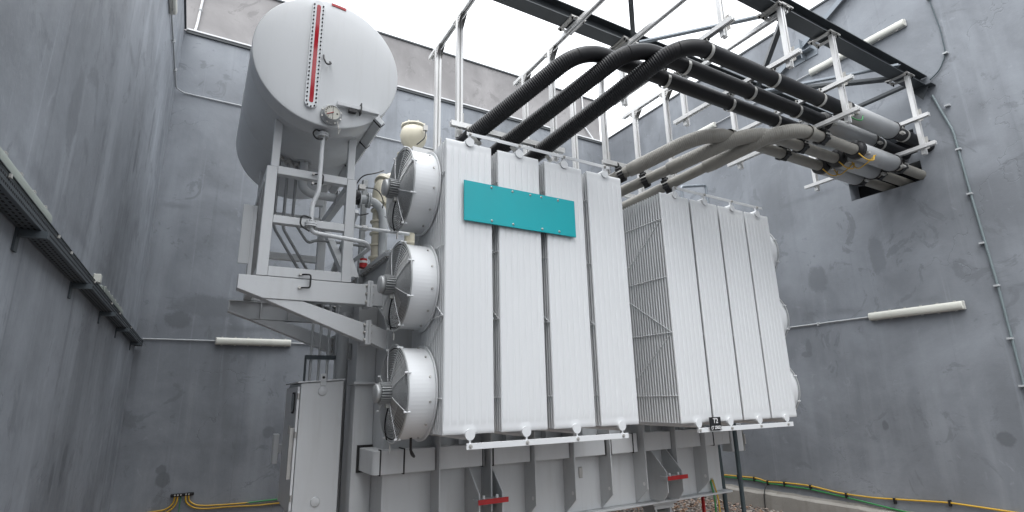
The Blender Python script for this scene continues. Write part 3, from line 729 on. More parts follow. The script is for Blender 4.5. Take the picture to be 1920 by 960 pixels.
for x in (2.34, 2.6, 3.2, 3.75, 4.3, 5.45, 6.1): MB().box(x, x+.05, 5.70, 5.799, -.50, -.36).build('small_bracket', 'tankpaint', t)
for X in (2.865, 5.58):
    for s in (-1, 1):
        x = X+s*.14
        MB().yz([(5.797, -.66), (5.45, -.99), (5.45, -1.24), (5.55, -1.355), (5.797, -1.355)], x-.008, x+.008).build('jacking_gusset', 'tankpaint', t, .002)
    MB().box(X-.175, X+.175, 5.405, 5.552, -1.075, -1.045).build('jacking_plate', 'tankpaint', t)
    MB().box(X-.18, X+.18, 5.395, 5.404, -1.085, -1.035).build('red_edge', 'red', t)
    for s in (-1, 1): MB().cyl((X+s*.08, 5.47, -1.044), (X+s*.08, 5.47, -1.01), .016, n=8).build('pad_bolt', 'signwhite', t)
o = MB().box(4.28, 4.34, 5.785, 5.799, -1.0, -.87); o.build('earth_lug', 'plate', t, .01)
# feet on rails
for X in (2.7, 5.75):
    for Y in (6.0, 7.3):
        b = MB().box(X-.22, X+.22, Y-.16, Y+.16, -1.47, -1.413).box(X-.18, X+.18, Y-.14, Y+.14, -1.52, -1.472).box(X-.15, X-.12, Y-.12, Y+.12, -1.82, -1.522).box(X+.12, X+.15, Y-.12, Y+.12, -1.82, -1.522)
        b.build('wheel_bogie', 'tankpaint', t, .003)
        MB().cyl((X-.11, Y, -1.72), (X+.11, Y, -1.72), .16, n=28).build('wheel', 'plate', t)
b = MB().xz([(5.66, -2.05), (5.84, -2.05), (5.84, -2.02), (5.77, -2.0), (5.77, -1.92), (5.79, -1.885), (5.71, -1.885), (5.73, -1.92), (5.73, -2.0), (5.66, -2.02)], 5.3, 8.6)
tag(b.build('steel_rail', 'steel'), 'steel rail under the far wheels of the transformer', 'rail', 'rails under the transformer')
b = MB().xz([(2.61, -2.05), (2.79, -2.05), (2.79, -2.02), (2.72, -2.0), (2.72, -1.92), (2.74, -1.885), (2.66, -1.885), (2.68, -1.92), (2.68, -2.0), (2.61, -2.02)], 5.3, 8.6)
tag(b.build('steel_rail', 'steel'), 'steel rail under the near wheels of the transformer', 'rail', 'rails under the transformer')
MB().box(6.56, 6.59, 5.9, 5.94, -1.8, -1.412).build('support_leg', 'red', TK)
MB().xz([(6.5, -1.412), (6.9, -1.412), (6.9, -1.56), (6.86, -1.6)], 6.3, 6.33).build('base_rib', 'tankpaint', TK)

# bolted tank dome flange on the left end of the cover
b = MB().yz([(5.76, TT+.055), (7.4, TT+.055), (7.0, 1.95), (6.5, 1.95)], 2.2, 3.2)
b.build('cover_turret', 'tankpaint', TK, .01)

# ------------------------------------------------------------------ brackets that carry the conservator
def bolts(b, x, y, zs, r=.018):
    for z in zs: b.cyl((x-.03, y, z), (x+.055, y, z), r, n=6)
for Y, nm, ribs in ((5.80, 'front', False), (7.37, 'rear', True)):
    t = thing('support_bracket', 'pale grey bracket beam nearest the viewer, under the oil tank frame' if not ribs else 'ribbed bracket beam farther back, above the end wall tube lamp', 'bracket', (.9, Y+.05, .6), 'brackets under the oil tank frame')
    o1 = [(.26, 1.225), (1.53, 1.225), (1.53, 1.0), (.50, 1.0), (.26, 1.085)]
    if not ribs: MB().xz(o1, Y, Y+.16).build('beam', 'paint', t, .004)
    else:
        MB().xz(o1, Y+.07, Y+.08).xz([(.26, 1.225), (1.53, 1.225), (1.53, 1.215), (.26, 1.215)], Y, Y+.16).xz([(.26, 1.085), (.50, 1.0), (1.53, 1.0), (1.53, 1.01), (.50, 1.01), (.26, 1.095)], Y, Y+.16).build('beam', 'paint', t)
        b = MB()
        for x in (.262, .62, .95, 1.25): b.box(x, x+.012, Y+.004, Y+.069, 1.02 if x > .5 else 1.1, 1.213)
        b.build('web_ribs', 'paint', t)
    MB().xz([(.50, .998), (.87, .998), (1.53, .80), (1.53, .60)], Y+.012, Y+.14).build('diagonal_strut', 'paint', t, .004)
    b = MB().box(1.532, 1.56, Y-.03, Y+.19, .975, 1.265).box(1.564, 1.592, Y-.03, Y+.19, .975, 1.265).box(1.532, 1.56, Y-.03, Y+.19, .57, .83).box(1.564, 1.592, Y-.03, Y+.19, .57, .83)
    b.build('bolt_plate', 'paint', t)
    b = MB(); bolts(b, 1.545, Y-.005, (1.03, 1.12, 1.21)); bolts(b, 1.545, Y-.005, (.62, .70, .78)); b.build('plate_bolt', 'plate', t)
    MB().box(1.593, 1.779, Y+.02, Y+.13, 1.0, 1.24).xz([(1.593, .6), (1.593, .8), (1.779, .73), (1.779, .52)], Y+.02, Y+.13).xz([(1.66, .999), (1.779, .999), (1.779, .84)], Y+.04, Y+.06).build('tank_stub', 'paint', t)
# ------------------------------------------------------------------ conservator frame
t = thing('conservator_stand', 'pale grey welded frame holding up the oil conservator', 'frame', (.88, 6.6, 1.23))
def rect_frame(Y, parent):
    def L(x0, x1, z0, z1): return MB().box(x0, x1, Y, Y+.012, z0, z1)
    w = .105
    MB().box(.415, .415+w, Y, Y+.09, 1.232, 2.42).build('upright', 'paint', parent, .004)
    MB().box(1.25, 1.25+w, Y, Y+.09, 1.232, 2.42).build('upright', 'paint', parent, .004)
    MB().box(.522, 1.248, Y+.002, Y+.088, 1.232, 1.335).build('bottom_bar', 'paint', parent, .004)
    MB().box(.522, 1.248, Y+.002, Y+.088, 1.80, 1.885).build('middle_bar', 'paint', parent, .004)
    MB().box(.522, 1.248, Y+.002, Y+.088, 2.345, 2.435).build('top_bar', 'paint', parent, .004)
    # saddle posts up to the barrel
    MB().box(.45, .53, Y+.004, Y+.084, 2.422, 3.02).build('saddle_post', 'paint', parent, .004)
    MB().box(1.245, 1.325, Y+.004, Y+.084, 2.422, 3.00).build('saddle_post', 'paint', parent, .004)
rect_frame(5.80, t); rect_frame(7.37, t)
for x in (.415, 1.27):
    MB().box(x, x+.085, 5.891, 7.369, 1.235, 1.32).build('side_rail', 'paint', t, .003)
    MB().box(x, x+.085, 5.891, 7.369, 2.335, 2.42).build('side_rail', 'paint', t, .003)
MB().bar((1.31, 5.93, 1.36), (1.31, 7.33, 2.30), .08, .07).build('side_brace', 'tankpaint', t)
MB().bar((.45, 7.33, 1.36), (.45, 5.93, 2.30), .08, .07).build('side_brace', 'tankpaint', t)
MB().bar((1.39, 7.33, 1.36), (1.39, 5.93, 2.1), .07, .05).build('side_brace', 'tankpaint', t)
MB().prism([(1.355, 5.81, 1.30), (1.355, 5.81, 1.52), (1.44, 5.81, 1.30)], (0, 0, 0), (0, .012, 0)).build('side_brace', 'paint', t)
# outrigger plate on the left, cable tray stub
MB().box(.36, .40, 6.3, 6.45, 1.25, 2.12).box(.26, .36, 6.3, 6.315, 1.45, 2.12).build('outer_channel', 'paint', t, .003)
def jumper(parent, p, q, out=(0, -.07, 0), side=(0.09, 0, 0)):
    P, Q = Vector(p), Vector(q); o, s = Vector(out), Vector(side)
    MB().tube(path_round([P, P+o*.5+s*.6, P+o*.6+s*1.1, Q+o*.6+s*1.1, Q+o*.5+s*.6, Q], .04, .012), .009, 8).build('earth_jumper', 'blackplastic', parent)
    MB().cyl(P+Vector((0, .02, 0)), P+Vector((0, -.03, 0)), .014, n=8).cyl(Q+Vector((0, .02, 0)), Q+Vector((0, -.03, 0)), .014, n=8).build('jumper_bolt', 'plate', parent)
jumper(t, (.83, 5.795, 1.27), (.83, 5.795, 1.13))
jumper(t, (.88, 5.795, 2.40), (.88, 5.795, 2.29))

# ------------------------------------------------------------------ conservator
CX, CZ, CR, CY0, CY1 = .905, 3.60, .772, 5.45, 7.90
t = thing('oil_conservator', 'large pale grey drum shaped oil tank with a red gauge strip', 'oil tank', (CX, 6.6, CZ-CR))
MB().lathe((CX, CY0, CZ), (0, 1, 0), [(0.0, CR-.012), (.0, CR), (.02, CR+.003), (.03, CR), (.24, CR), (.245, CR+.004), (.255, CR), (1.2, CR), (1.205, CR+.004), (1.215, CR), (CY1-CY0-.02, CR), (CY1-CY0, CR-.01)], 128).build('barrel', 'paint', t)
MB().lathe((CX, CY0, CZ), (0, -1, 0), [(0, CR-.012), (.003, CR-.03), (.012, CR*.8), (.018, CR*.4), (.02, 0)], 96).build('end_plate', 'paint', t)
MB().lathe((CX, CY1, CZ), (0, 1, 0), [(0, CR-.01), (.02, 0)], 96).build('end_plate', 'paint', t)
gx = .742; zt, zb = 4.315, 2.985; gy = CY0-.03
def stadium(cx, z0, z1, w, n=10):
    r = w/2; return [(cx+r*math.cos(a), z1-r+r*math.sin(a)) for a in [math.pi*k/n for k in range(n+1)]]+[(cx+r*math.cos(a), z0+r+r*math.sin(a)) for a in [math.pi+math.pi*k/n for k in range(n+1)]]
gg = MB().xz(stadium(gx, zb, zt, .13), gy-.012, gy+.022).build('level_gauge', 'radpaint', t, .003)
MB().xz(stadium(gx, zb+.06, zt-.06, .042), gy-.0145, gy-.0125).build('gauge_glass', 'redgauge', gg)
b = MB(); nb_ = 25
for k in range(nb_):
    z = zb+.07+(zt-zb-.14)*k/(nb_-1)
    for s in (-1, 1): b.cyl((gx+s*.047, gy-.024, z), (gx+s*.047, gy-.0125, z), .0085, n=6)
for a in (.25, .5, .75):
    b.cyl((gx-.05*math.cos(math.pi*a), gy-.024, zb+.062-.05*math.sin(math.pi*a)), (gx-.05*math.cos(math.pi*a), gy-.0125, zb+.062-.05*math.sin(math.pi*a)), .0085, n=6)
b.build('gauge_bolts', 'hole', gg)
# round dial
dx, dz = .955, 2.955
dg = MB().lathe((dx, CY0-.01, dz), (0, -1, 0), [(0, .10), (0.015, .112), (.035, .112), (.04, .095), (.05, .09), (.085, .088), (.09, .08)], 48).build('oil_dial', 'sleeve', t)
MB().lathe((dx, CY0-.093, dz), (0, -1, 0), [(0, .081), (.001, 0)], 48).build('dial_face', 'dial', dg)
b = MB().bar((dx-.055, CY0-.097, dz-.03), (dx+.015, CY0-.097, dz+.008), .004, .014, (0, -1, 0)); b.build('needle', 'red', dg)
b = MB()
for k in range(9):
    a = R(100+k*22); b.bar((dx+.058*math.cos(a), CY0-.0965, dz+.058*math.sin(a)), (dx+.072*math.cos(a), CY0-.0965, dz+.072*math.sin(a)), .003, .008, (0, -1, 0))
b.box(dx+.004, dx+.008, CY0-.097, CY0-.095, dz-.075, dz+.075).cyl((dx+.05, CY0-.0965, dz-.005), (dx+.05, CY0-.095, dz-.005), .009, n=10)
b.build('dial_marks', 'hole', dg)
b = MB()
for k in range(8):
    a = R(22+45*k); b.cyl((dx+.102*math.cos(a), CY0-.06, dz+.102*math.sin(a)), (dx+.102*math.cos(a), CY0-.045, dz+.102*math.sin(a)), .01, n=6)
b.build('dial_bolts', 'strap', dg)
MB().tube(path_round([(dx+.06, CY0-.07, dz-.08), (dx+.075, CY0-.09, dz-.16), (dx+.08, CY0-.05, dz-.23), (dx+.1, CY0-.06, dz-.15)], .03, .01), .006, 6).build('dial_cable', 'strap', dg)
# duct on end plate and along barrel
MB().box(1.0, 1.46, CY0-.085, CY0-.025, 3.07, 3.115).build('end_duct', 'paint', t, .003)
MB().box(1.25, 1.262, CY0-.095, CY0-.02, 3.03, 3.15).box(1.13, 1.21, CY0-.08, CY0-.03, 3.03, 3.068).build('duct_clip', 'blackplastic', t)
b = MB().bar((1.47, CY0-.08, 3.00), (1.47, CY1-.1, 3.00), .055, .10, (-.75, 0, .66)); b.build('barrel_duct', 'tankpaint', t, .003)
for y in (CY0-.04, CY0+.55, CY0+1.3): MB().bar((1.47, y, 3.00), (1.47, y+.015, 3.00), .07, .115, (-.75, 0, .66)).build('duct_strap', 'blackplastic', t)
MB().tube(path_round([(.835, CY0-.02, 3.66), (.83, CY0-.09, 3.57), (.86, CY0-.09, 3.51), (.91, CY0-.08, 3.54), (.905, CY0-.02, 3.60)], .04, .01), .009, 8).build('earth_jumper', 'blackplastic', t)
MB().prism([(.88, CY0-.012, 4.33), (1.04, CY0-.012, 4.315), (1.04, CY0-.012, 4.345), (.88, CY0-.012, 4.36)], (0, 0, 0), (0, .006, 0)).build('red_label', 'red', t)
# underside sockets
b = MB()
for x, y in ((.60, 6.55), (.70, 6.55), (.80, 6.55)):
    zc_ = CZ-math.sqrt(CR**2-(x-CX)**2)
    b.cyl((x, y, zc_+.03), (x, y, zc_-.06), .022).cyl((x, y, zc_-.03), (x, y, zc_-.045), .05, n=20).cyl((x, y, zc_-.05), (x, y, zc_-.065), .05, n=20)
b.build('drain_flange', 'plate', t)

# pipes
def pipe(name, pts, r, m, label, rad=.08, cat='pipe', flanges=()):
    t = thing(name, label, cat, pts[0])
    MB().tube(path_round(pts, rad, .025), r, 16).build('pipe_run', m, t)
    for p, ax, rr in flanges:
        p = Vector(p); d = Vector(ax).normalized()
        f = MB().cyl(p-d*.02, p-d*.003, rr, n=28).cyl(p+d*.003, p+d*.02, rr, n=28).build('flange', m, t)
        b = MB(); _, a, u = frame_of(d)
        for k in range(6):
            q = p+(a*math.cos(k*1.047)+u*math.sin(k*1.047))*rr*.78; b.cyl(q-d*.035, q+d*.035, .009, n=6)
        b.build('flange_bolts', 'plate', f)
    return t
pd = pipe('drain_pipe', [(.915, 5.58, 2.86), (.915, 5.58, 2.13), (.865, 5.60, 1.98), (.865, 5.60, 1.72), (.90, 5.60, 1.68), (1.44, 5.60, 1.645), (1.50, 5.66, 1.60), (1.42, 6.5, 1.55)], .023, 'paint', 'thin pale pipe dropping from the dial end of the oil tank', .05,
     flanges=[((.915, 5.58, 2.78), (0, 0, 1), .06), ((.865, 5.60, 1.76), (0, 0, 1), .062)])
MB().tube(path_round([(.91, 5.56, 2.80), (.83, 5.54, 2.82), (.80, 5.54, 2.76), (.85, 5.54, 2.70), (.91, 5.56, 2.73)], .04, .01), .009, 8).tube(path_round([(.86, 5.56, 1.82), (.76, 5.54, 1.84), (.75, 5.54, 1.72), (.85, 5.56, 1.68)], .05, .01), .009, 8).build('earth_jumper', 'blackplastic', pd)
pipe('oil_pipe', [(.87, 6.5, 2.86), (.87, 6.5, 2.50), (.98, 6.5, 2.43), (1.40, 6.5, 2.43)], .05, 'tankpaint', 'thick bent pipe from the underside of the oil tank to the valve', .12, flanges=[((1.30, 6.5, 2.43), (1, 0, 0), .10), ((.87, 6.5, 2.84), (0, 0, 1), .09)])
vt = thing('oil_valve', 'dark handled valve between the oil tank pipe and the elbow', 'valve', (1.46, 6.45, 2.44))
MB().cyl((1.40, 6.5, 2.45), (1.56, 6.5, 2.45), .06).cyl((1.48, 6.5, 2.45), (1.48, 6.38, 2.47), .045).lathe((1.48, 6.36, 2.46), (0, -1, 0), [(0, .03), (.01, .06), (.04, .06), (.05, .02), (.05, 0)], 20).cyl((1.48, 6.5, 2.40), (1.48, 6.5, 2.62), .035).build('valve_body', 'blackplastic', vt)
MB().cyl((1.385, 6.5, 2.45), (1.40, 6.5, 2.45), .10, n=28).cyl((1.56, 6.5, 2.45), (1.575, 6.5, 2.45), .10, n=28).build('flange', 'tankpaint', vt)
MB().box(1.52, 1.60, 6.36, 6.44, 2.56, 2.62).build('sensor_box', 'plate', vt)
MB().box(1.43, 1.47, 6.38, 6.44, 2.30, 2.36).build('sensor_box', 'plate', vt)
MB().tube(path_round([(1.48, 6.4, 2.6), (1.55, 6.36, 2.74), (1.72, 6.36, 2.80), (1.86, 6.5, 2.92)], .1, .03), .008, 6).tube(path_round([(1.56, 6.38, 2.58), (1.75, 6.36, 2.60), (1.86, 6.4, 2.45), (1.84, 6.5, 2.3)], .1, .03), .007, 6).tube(path_round([(1.36, 6.44, 2.38), (1.42, 6.36, 2.22), (1.55, 6.36, 2.20), (1.66, 6.4, 2.26)], .08, .03), .008, 6).build('signal_cable', 'blackplastic', vt)
pipe('oil_pipe', [(1.58, 6.5, 2.47), (1.74, 6.5, 2.47), (1.86, 6.5, 2.38), (1.885, 6.5, 2.2), (1.89, 6.5, 1.60)], .055, 'conduit', 'grey pipe turning down in an elbow behind the uppermost fan', .12, flanges=[((1.68, 6.5, 2.47), (1, 0, 0), .10)])
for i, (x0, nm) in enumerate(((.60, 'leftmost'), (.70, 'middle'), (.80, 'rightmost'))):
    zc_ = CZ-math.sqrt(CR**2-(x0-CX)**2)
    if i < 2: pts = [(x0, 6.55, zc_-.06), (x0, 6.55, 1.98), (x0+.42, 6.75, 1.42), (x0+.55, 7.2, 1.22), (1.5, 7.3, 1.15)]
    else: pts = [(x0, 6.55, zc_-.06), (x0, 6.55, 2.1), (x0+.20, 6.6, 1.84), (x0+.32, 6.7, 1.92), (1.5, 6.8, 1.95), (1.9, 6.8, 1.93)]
    pipe('thin_pipe', pts, .017, 'shadepipe', nm+' of the three thin shade-toned pipes under the oil tank', .06)
pipe('thin_pipe', [(1.36, 6.4, 2.08), (1.62, 6.4, 2.06), (2.2, 6.4, 2.06)], .022, 'paint', 'thin level pipe running behind the fans with a small coupling', .05, flanges=[((1.62, 6.4, 2.06), (1, 0, 0), .035)])
sb = MB().box(1.10, 1.22, 7.0, 7.08, 2.48, 2.62); tag(sb.build('junction_box', 'paint', None, .005), 'small pale box hanging behind the frame below the oil tank', 'box')
vp = MB().profile((1.72, 6.9, 1.3), (1.72, 6.9, 2.9), [(-.045, -.03), (.045, -.03), (.045, .03), (-.045, .03)]); tag(vp.build('mounting_post', 'conduit'), 'galvanised upright post between the frame and the cream bushing', 'post')

# ------------------------------------------------------------------ bushings
def bushing(X, Y, z0, z1, label, top=True, s=1.0):
    t = thing('porcelain_bushing', label, 'bushing', (X, Y, z0), 'cream bushings on the tank cover')
    prof = []; z = 0; H = z1-z0
    n = int(H/.16)
    for k in range(n):
        prof += [(z, .095*s), (z+.115, .095*s), (z+.12, .125*s), (z+.145, .125*s), (z+.15, .095*s)]; z += .16
    prof.append((H, .095*s))
    MB().lathe((X, Y, z0), (0, 0, 1), prof, 32, False).build('porcelain_column', 'cream', t, .004)
    if top:
        MB().lathe((X, Y, z1), (0, 0, 1), [(0, .10*s), (.05, .12*s), (.14, .19*s), (.24, .215*s), (.34, .19*s), (.37, .17*s), (.372, .20*s), (.40, .20*s), (.402, .12*s), (.41, 0)], 36).build('cap', 'cream', t)
        b = MB()
        for k in range(8): a = k*.785; b.cyl((X+.185*s*math.cos(a), Y+.185*s*math.sin(a), z1+.36), (X+.185*s*math.cos(a), Y+.185*s*math.sin(a), z1+.42), .012, n=6)
        b.build('cap_bolts', 'cream', t)
        MB().box(X+.06, X+.12, Y-.25, Y-.2, z1+.25, z1+.33).build('vent_box', 'plate', t)
        MB().tube(path_round([(X+.09, Y-.24, z1+.25), (X+.08, Y-.26, z1+.12), (X-.02, Y-.2, z1+.02)], .05, .02), .008, 6).build('vent_cable', 'blackplastic', t)
    return t
bushing(2.36, 6.8, 1.6, 3.43, 'cream bushing with a bolted round cap above the uppermost fan', True, .9)
bq = bushing(1.86, 6.62, 1.62, 2.50, 'cream ringed column left of the uppermost fan', False, .9)
MB().tube(path_round([(1.86, 6.62, 2.49), (1.86, 6.62, 2.72), (2.0, 6.72, 2.9), (2.25, 6.8, 2.98)], .16, .02), .10, 20).build('elbow', 'cream', bq)
MB().cyl((1.92, 6.66, 2.79), (1.95, 6.68, 2.84), .14, n=28).build('flange', 'cream', bq)
MB().lathe((1.86, 6.62, 2.48), (0, 0, 1), [(0, .09), (.0, .135), (.03, .135), (.03, .09)], 28, False).build('flange', 'cream', bq)
bushing(2.05, 6.3, 2.9, 3.12, 'small cream housing tucked behind the top of the uppermost fan', False, .8)
for x, nm in ((2.62, 'cream bushing top glimpsed between the first and second radiators'), (3.42, 'cream bushing top glimpsed above the third radiator')):
    tt = thing('bushing_cap', nm, 'bushing', (x, 5.95, 1.6), 'cream bushings on the tank cover')
    MB().lathe((x, 5.95, 1.6), (0, 0, 1), [(0, .08), (1.12, .08), (1.2, .10), (1.22, .16), (1.25, .16), (1.27, .06), (1.28, 0)], 32).build('bushing_body', 'cream', tt)
rv = thing('relief_valve', 'small red banded valve on the tank corner under the bushing', 'valve', (1.70, 6.3, 1.62))
MB().cyl((1.68, 6.6, 1.60), (1.68, 6.6, 1.66), .05).cyl((1.68, 6.6, 1.69), (1.68, 6.6, 1.72), .045).build('valve_body', 'red', rv); MB().cyl((1.68, 6.6, 1.66), (1.68, 6.6, 1.69), .052).build('valve_band', 'signwhite', rv)

# ------------------------------------------------------------------ control cabinet
t = thing('control_cabinet', 'tall pale grey control cabinet standing beside the transformer', 'cabinet', (1.25, 6.8, -1.19))
MB().prism([(1.02, 6.40, -1.17), (1.48, 6.40, -1.17), (1.48, 6.40, .215), (1.02, 6.40, .185)], (0, 0, 0), (0, .86, 0)).build('cabinet_body', 'paint', t, .006)
MB().prism([(.985, 6.385, .19), (1.49, 6.385, .222), (1.49, 6.385, .238), (.985, 6.385, .206)], (0, 0, 0), (0, .92, 0)).build('sloped_roof', 'paint', t)
dr = MB().box(.99, 1.016, 6.42, 7.24, -1.12, .15).build('door', 'paint', t, .004)
sgp = lambda q: math.copysign(abs(q)**.5, q)
MB().yz([(6.62+.105*sgp(math.cos(a)), -.02+.115*sgp(math.sin(a))) for a in [k*math.pi/16 for k in range(32)]], .980, .985).build('window_seal', 'seam', dr)
MB().yz([(6.62+.085*sgp(math.cos(a)), -.02+.095*sgp(math.sin(a))) for a in [k*math.pi/16 for k in range(32)]], .976, .979).build('window', 'glassdark', dr)
MB().box(.950, .989, 6.45, 6.49, -.80, -.28).build('handle_bar', 'plate', dr)
MB().box(.978, .989, 6.53, 6.62, -.78, -.32).build('lock_rail', 'conduitgreen', dr)
MB().box(.975, .989, 6.72, 6.78, -.36, -.27).build('lock_plate', 'plate', dr)
MB().box(.99, 1.012, 6.402, 6.418, -1.10, .10).build('door_edge', 'radpaint', dr)
for z in (-.98, -.35, .05): MB().cyl((1.0, 6.395, z-.03), (1.0, 6.395, z+.03), .014, n=10).build('hinge', 'plate', dr)
for z in (.10, -1.04): MB().lathe((1.25, 6.399, z), (0, -1, 0), [(0, .05), (.008, .05), (.012, .042), (.014, 0)], 28).build('round_cap', 'paint', t)
MB().box(1.22, 1.285, 6.392, 6.40, .16, .29).build('lifting_lug', 'paint', t, .004)
MB().cyl((1.252, 6.388, .25), (1.252, 6.3925, .25), .015, n=14).build('lug_hole', 'hole', t)
MB().box(.90, .96, 7.30, 7.42, -.72, -.38).box(.96, 1.1, 7.34, 7.38, -.6, -.5).build('side_box', 'paint', t, .006)
MB().box(1.06, 1.46, 6.44, 7.2, -2.03, -1.19).build('plinth', 'tankpaint', t)
# four thin conduits dropping behind bracket into cabinet
t = thing('conduit_bundle', 'four thin upright conduits in a slotted clamp above the cabinet', 'conduits', (1.4, 7.15, .25))
for x in (1.23, 1.33, 1.43, 1.53): MB().cyl((x, 7.15, .2), (x, 7.15, 1.28), .017, n=12).build('conduit', 'tankpaint', t)
MB().box(1.16, 1.58, 7.11, 7.128, .50, .55).box(1.16, 1.58, 7.172, 7.19, .50, .55).box(1.16, 1.175, 7.1, 7.19, .2, .5).build('clamp_rail', 'tray', t)

# ------------------------------------------------------------------ right-hand small things by the tank
t = thing('junction_box', 'small pale box with a latch under the last radiators', 'box', (7.4, 5.9, -.9))
MB().box(7.18, 7.46, 5.8, 5.98, -.88, -.48).build('box_body', 'paint', t, .006)
MB().box(7.464, 7.476, 5.79, 5.9, -.88, -.5).cyl((7.48, 5.78, -.78), (7.48, 5.78, -.64), .012, n=8).build('latch', 'plate', t)
MB().box(6.885, 7.18, 5.85, 5.95, -.7, -.62).build('arm', 'blackplastic', t)
pipe('riser_pipe', [(7.16, 5.70, -2.03), (7.16, 5.70, -.46)], .032, 'conduitdark', 'dark upright riser pipe to the right below the small black sign')
pipe('riser_pipe', [(7.10, 5.95, -2.03), (7.02, 5.92, -.78)], .032, 'conduitdark', 'dark riser pipe leaning against the tank corner')
pipe('vent_pipe', [(6.80, 5.9, 2.0), (6.80, 5.9, 3.39), (7.42, 5.9, 3.53), (7.45, 5.9, 3.05)], .025, 'steelgal', 'thin blue grey pipe elbow above the far radiator group', .04)
t = thing('earth_cable', 'green and yellow earth cables dropping from the tank corner', 'cable', (6.62, 5.72, -2.0))
MB().box(6.52, 6.68, 5.785, 5.799, -1.24, -1.20).build('lug', 'plate', t)
MB().tube(path_round([(6.60, 5.77, -1.22), (6.60, 5.72, -1.45), (6.52, 5.66, -1.75), (6.50, 5.6, -2.03)], .1, .03), .013, 8).tube(path_round([(6.66, 5.77, -1.22), (6.67, 5.72, -1.45), (6.62, 5.66, -1.75), (6.60, 5.6, -2.03)], .1, .03), .006, 8).build('green_strand', 'green', t)
MB().tube(path_round([(6.64, 5.77, -1.22), (6.65, 5.70, -1.45), (6.58, 5.64, -1.75), (6.56, 5.58, -2.03)], .1, .03), .011, 8).build('yellow_strand', 'yellow', t)

# ------------------------------------------------------------------ wall fittings
def tube_lamp(p, axis, out, L, label, dm='lamp', w=.062, dp=.05):
    t = thing('tube_lamp', label, 'lamp', p, 'fluorescent tube lamps on the walls')
    d = Vector(axis).normalized(); o = Vector(out).normalized(); p = Vector(p); u = d.cross(o)
    if u.z < 0: u = -u
    def pt(a, b_, c): return p+d*a+o*b_+u*c
    MB().prism([pt(0, .002, -w), pt(0, .045, -w), pt(0, .045, w), pt(0, .002, w)], (0, 0, 0), d*L).build('housing', 'lampbase' if dm == 'lamp' else dm, t, .008)
    pr = [pt(.012, .046, -w*.95)]+[pt(.012, .046+dp*math.sin(math.pi*k/10)**.6, -w*.95*math.cos(math.pi*k/10)) for k in range(1, 10)]+[pt(.012, .046, w*.95)]
    MB().prism(pr, (0, 0, 0), d*(L-.024)).build('diffuser', dm, t, .006)
    for a in [L*(k+.5)/6 for k in range(6)]:
        for s in (-1, 1): q = pt(a, .047, s*w*1.05); MB().bar(q-d*.015, q+d*.015, .012, .02).build('clip', 'plate', t)
    return t
tube_lamp((9.15, 3.22, 1.10), (0, 1, 0), (-1, 0, 0), 1.25, 'long white tube lamp low on the wall with openings')
tube_lamp((9.15, 3.12, 5.60), (0, 1, 0), (-1, 0, 0), 1.57, 'long white tube lamp high behind the overhead beam')
tube_lamp((9.15, 6.80, 5.58), (0, 1, 0), (-1, 0, 0), 1.27, 'white tube lamp mostly hidden behind the upper hoses')
tube_lamp((.23, 10.5, 1.015), (1, 0, 0), (0, -1, 0), 1.21, 'white tube lamp on the end wall left of the brackets')
tube_lamp((-.887, 2.36, 1.045), (0, 1, 0), (1, 0, 0), 1.57, 'dusty tube lamp just above the near part of the cable tray', 'dusty', .042, .016)
tube_lamp((-.887, 6.2, 1.05), (0, 1, 0), (1, 0, 0), 1.57, 'tube lamp farther along above the cable tray', 'dusty', .042, .016)
tube_lamp((-.887, 6.45, 5.42), (0, 1, 0), (1, 0, 0), 1.57, 'tube lamp high on the cable tray wall near the coping')
def conduit(pts, r, m, label, clips=(), rad=.06):
    t = thing('wall_conduit', label, 'conduit', pts[0], 'conduits fixed to the walls')
    MB().tube(path_round(pts, rad, .05), r, 10).build('pipe_run', m, t)
    if clips:
        b = MB()
        for (p, ax) in clips:
            p = Vector(p); b.box(p.x-(.03 if ax != 'x' else .012), p.x+(.03 if ax != 'x' else .012), p.y-(.03 if ax != 'y' else .012), p.y+(.03 if ax != 'y' else .012), p.z-(.028 if ax != 'z' else .012), p.z+(.028 if ax != 'z' else .012))
        b.build('clip', 'conduit', t)
W = 9.128
conduit([(W, 4.47, 1.10), (W, 6.9, 1.09), (W, 10.4, 1.09)], .012, 'conduit', 'thin conduit leaving the low tube lamp toward the radiators', [((W, 5.3, 1.095), 'y'), ((W, 6.2, 1.095), 'y')])
conduit([(W, 4.70, 5.60), (W, 6.8, 5.60)], .012, 'conduit', 'thin conduit joining the two high tube lamps')
conduit([(W, 3.02, 4.25), (W, 2.88, 3.6), (W, 2.86, 2.6), (W, 2.82, 1.3), (W, 2.80, -2.03)], .016, 'conduitgreen', 'long upright grey conduit below the beam end', [((W, 2.87, z), 'z') for z in (4.0, 3.3, 2.62, 1.9)]+[((W, 2.83, z), 'z') for z in (1.3, .6, 0, -.6, -1.2)])
conduit([(W, 2.78, 6.79), (W, 2.78, 5.9), (W, 2.73, 5.2), (W, 2.74, 4.78), (W, 2.86, 4.58), (W, 3.0, 4.50)], .009, 'conduitdark', 'thin dark cable looping down to the beam end', [((W, 2.77, 5.78), 'z'), ((W, 2.74, 4.80), 'z')], .1)
conduit([(-.866, 8.03, 5.42), (-.866, 10.35, 5.48), (-.75, 10.478, 5.48), (3.6, 10.478, 5.46), (9.0, 10.478, 5.46)], .014, 'conduit', 'conduit turning the corner from the high lamp to the end wall', [((-.866, 8.8, 5.44), 'y'), ((-.866, 9.7, 5.46), 'y')])
conduit([(-.80, 10.478, 1.02), (.23, 10.478, 1.02)], .012, 'conduit', 'short conduit from the cable tray to the end wall lamp')
conduit([(1.44, 10.478, 1.015), (6.0, 10.478, 1.01)], .012, 'conduit', 'conduit running from the end wall lamp behind the brackets')
YU = YB+.30
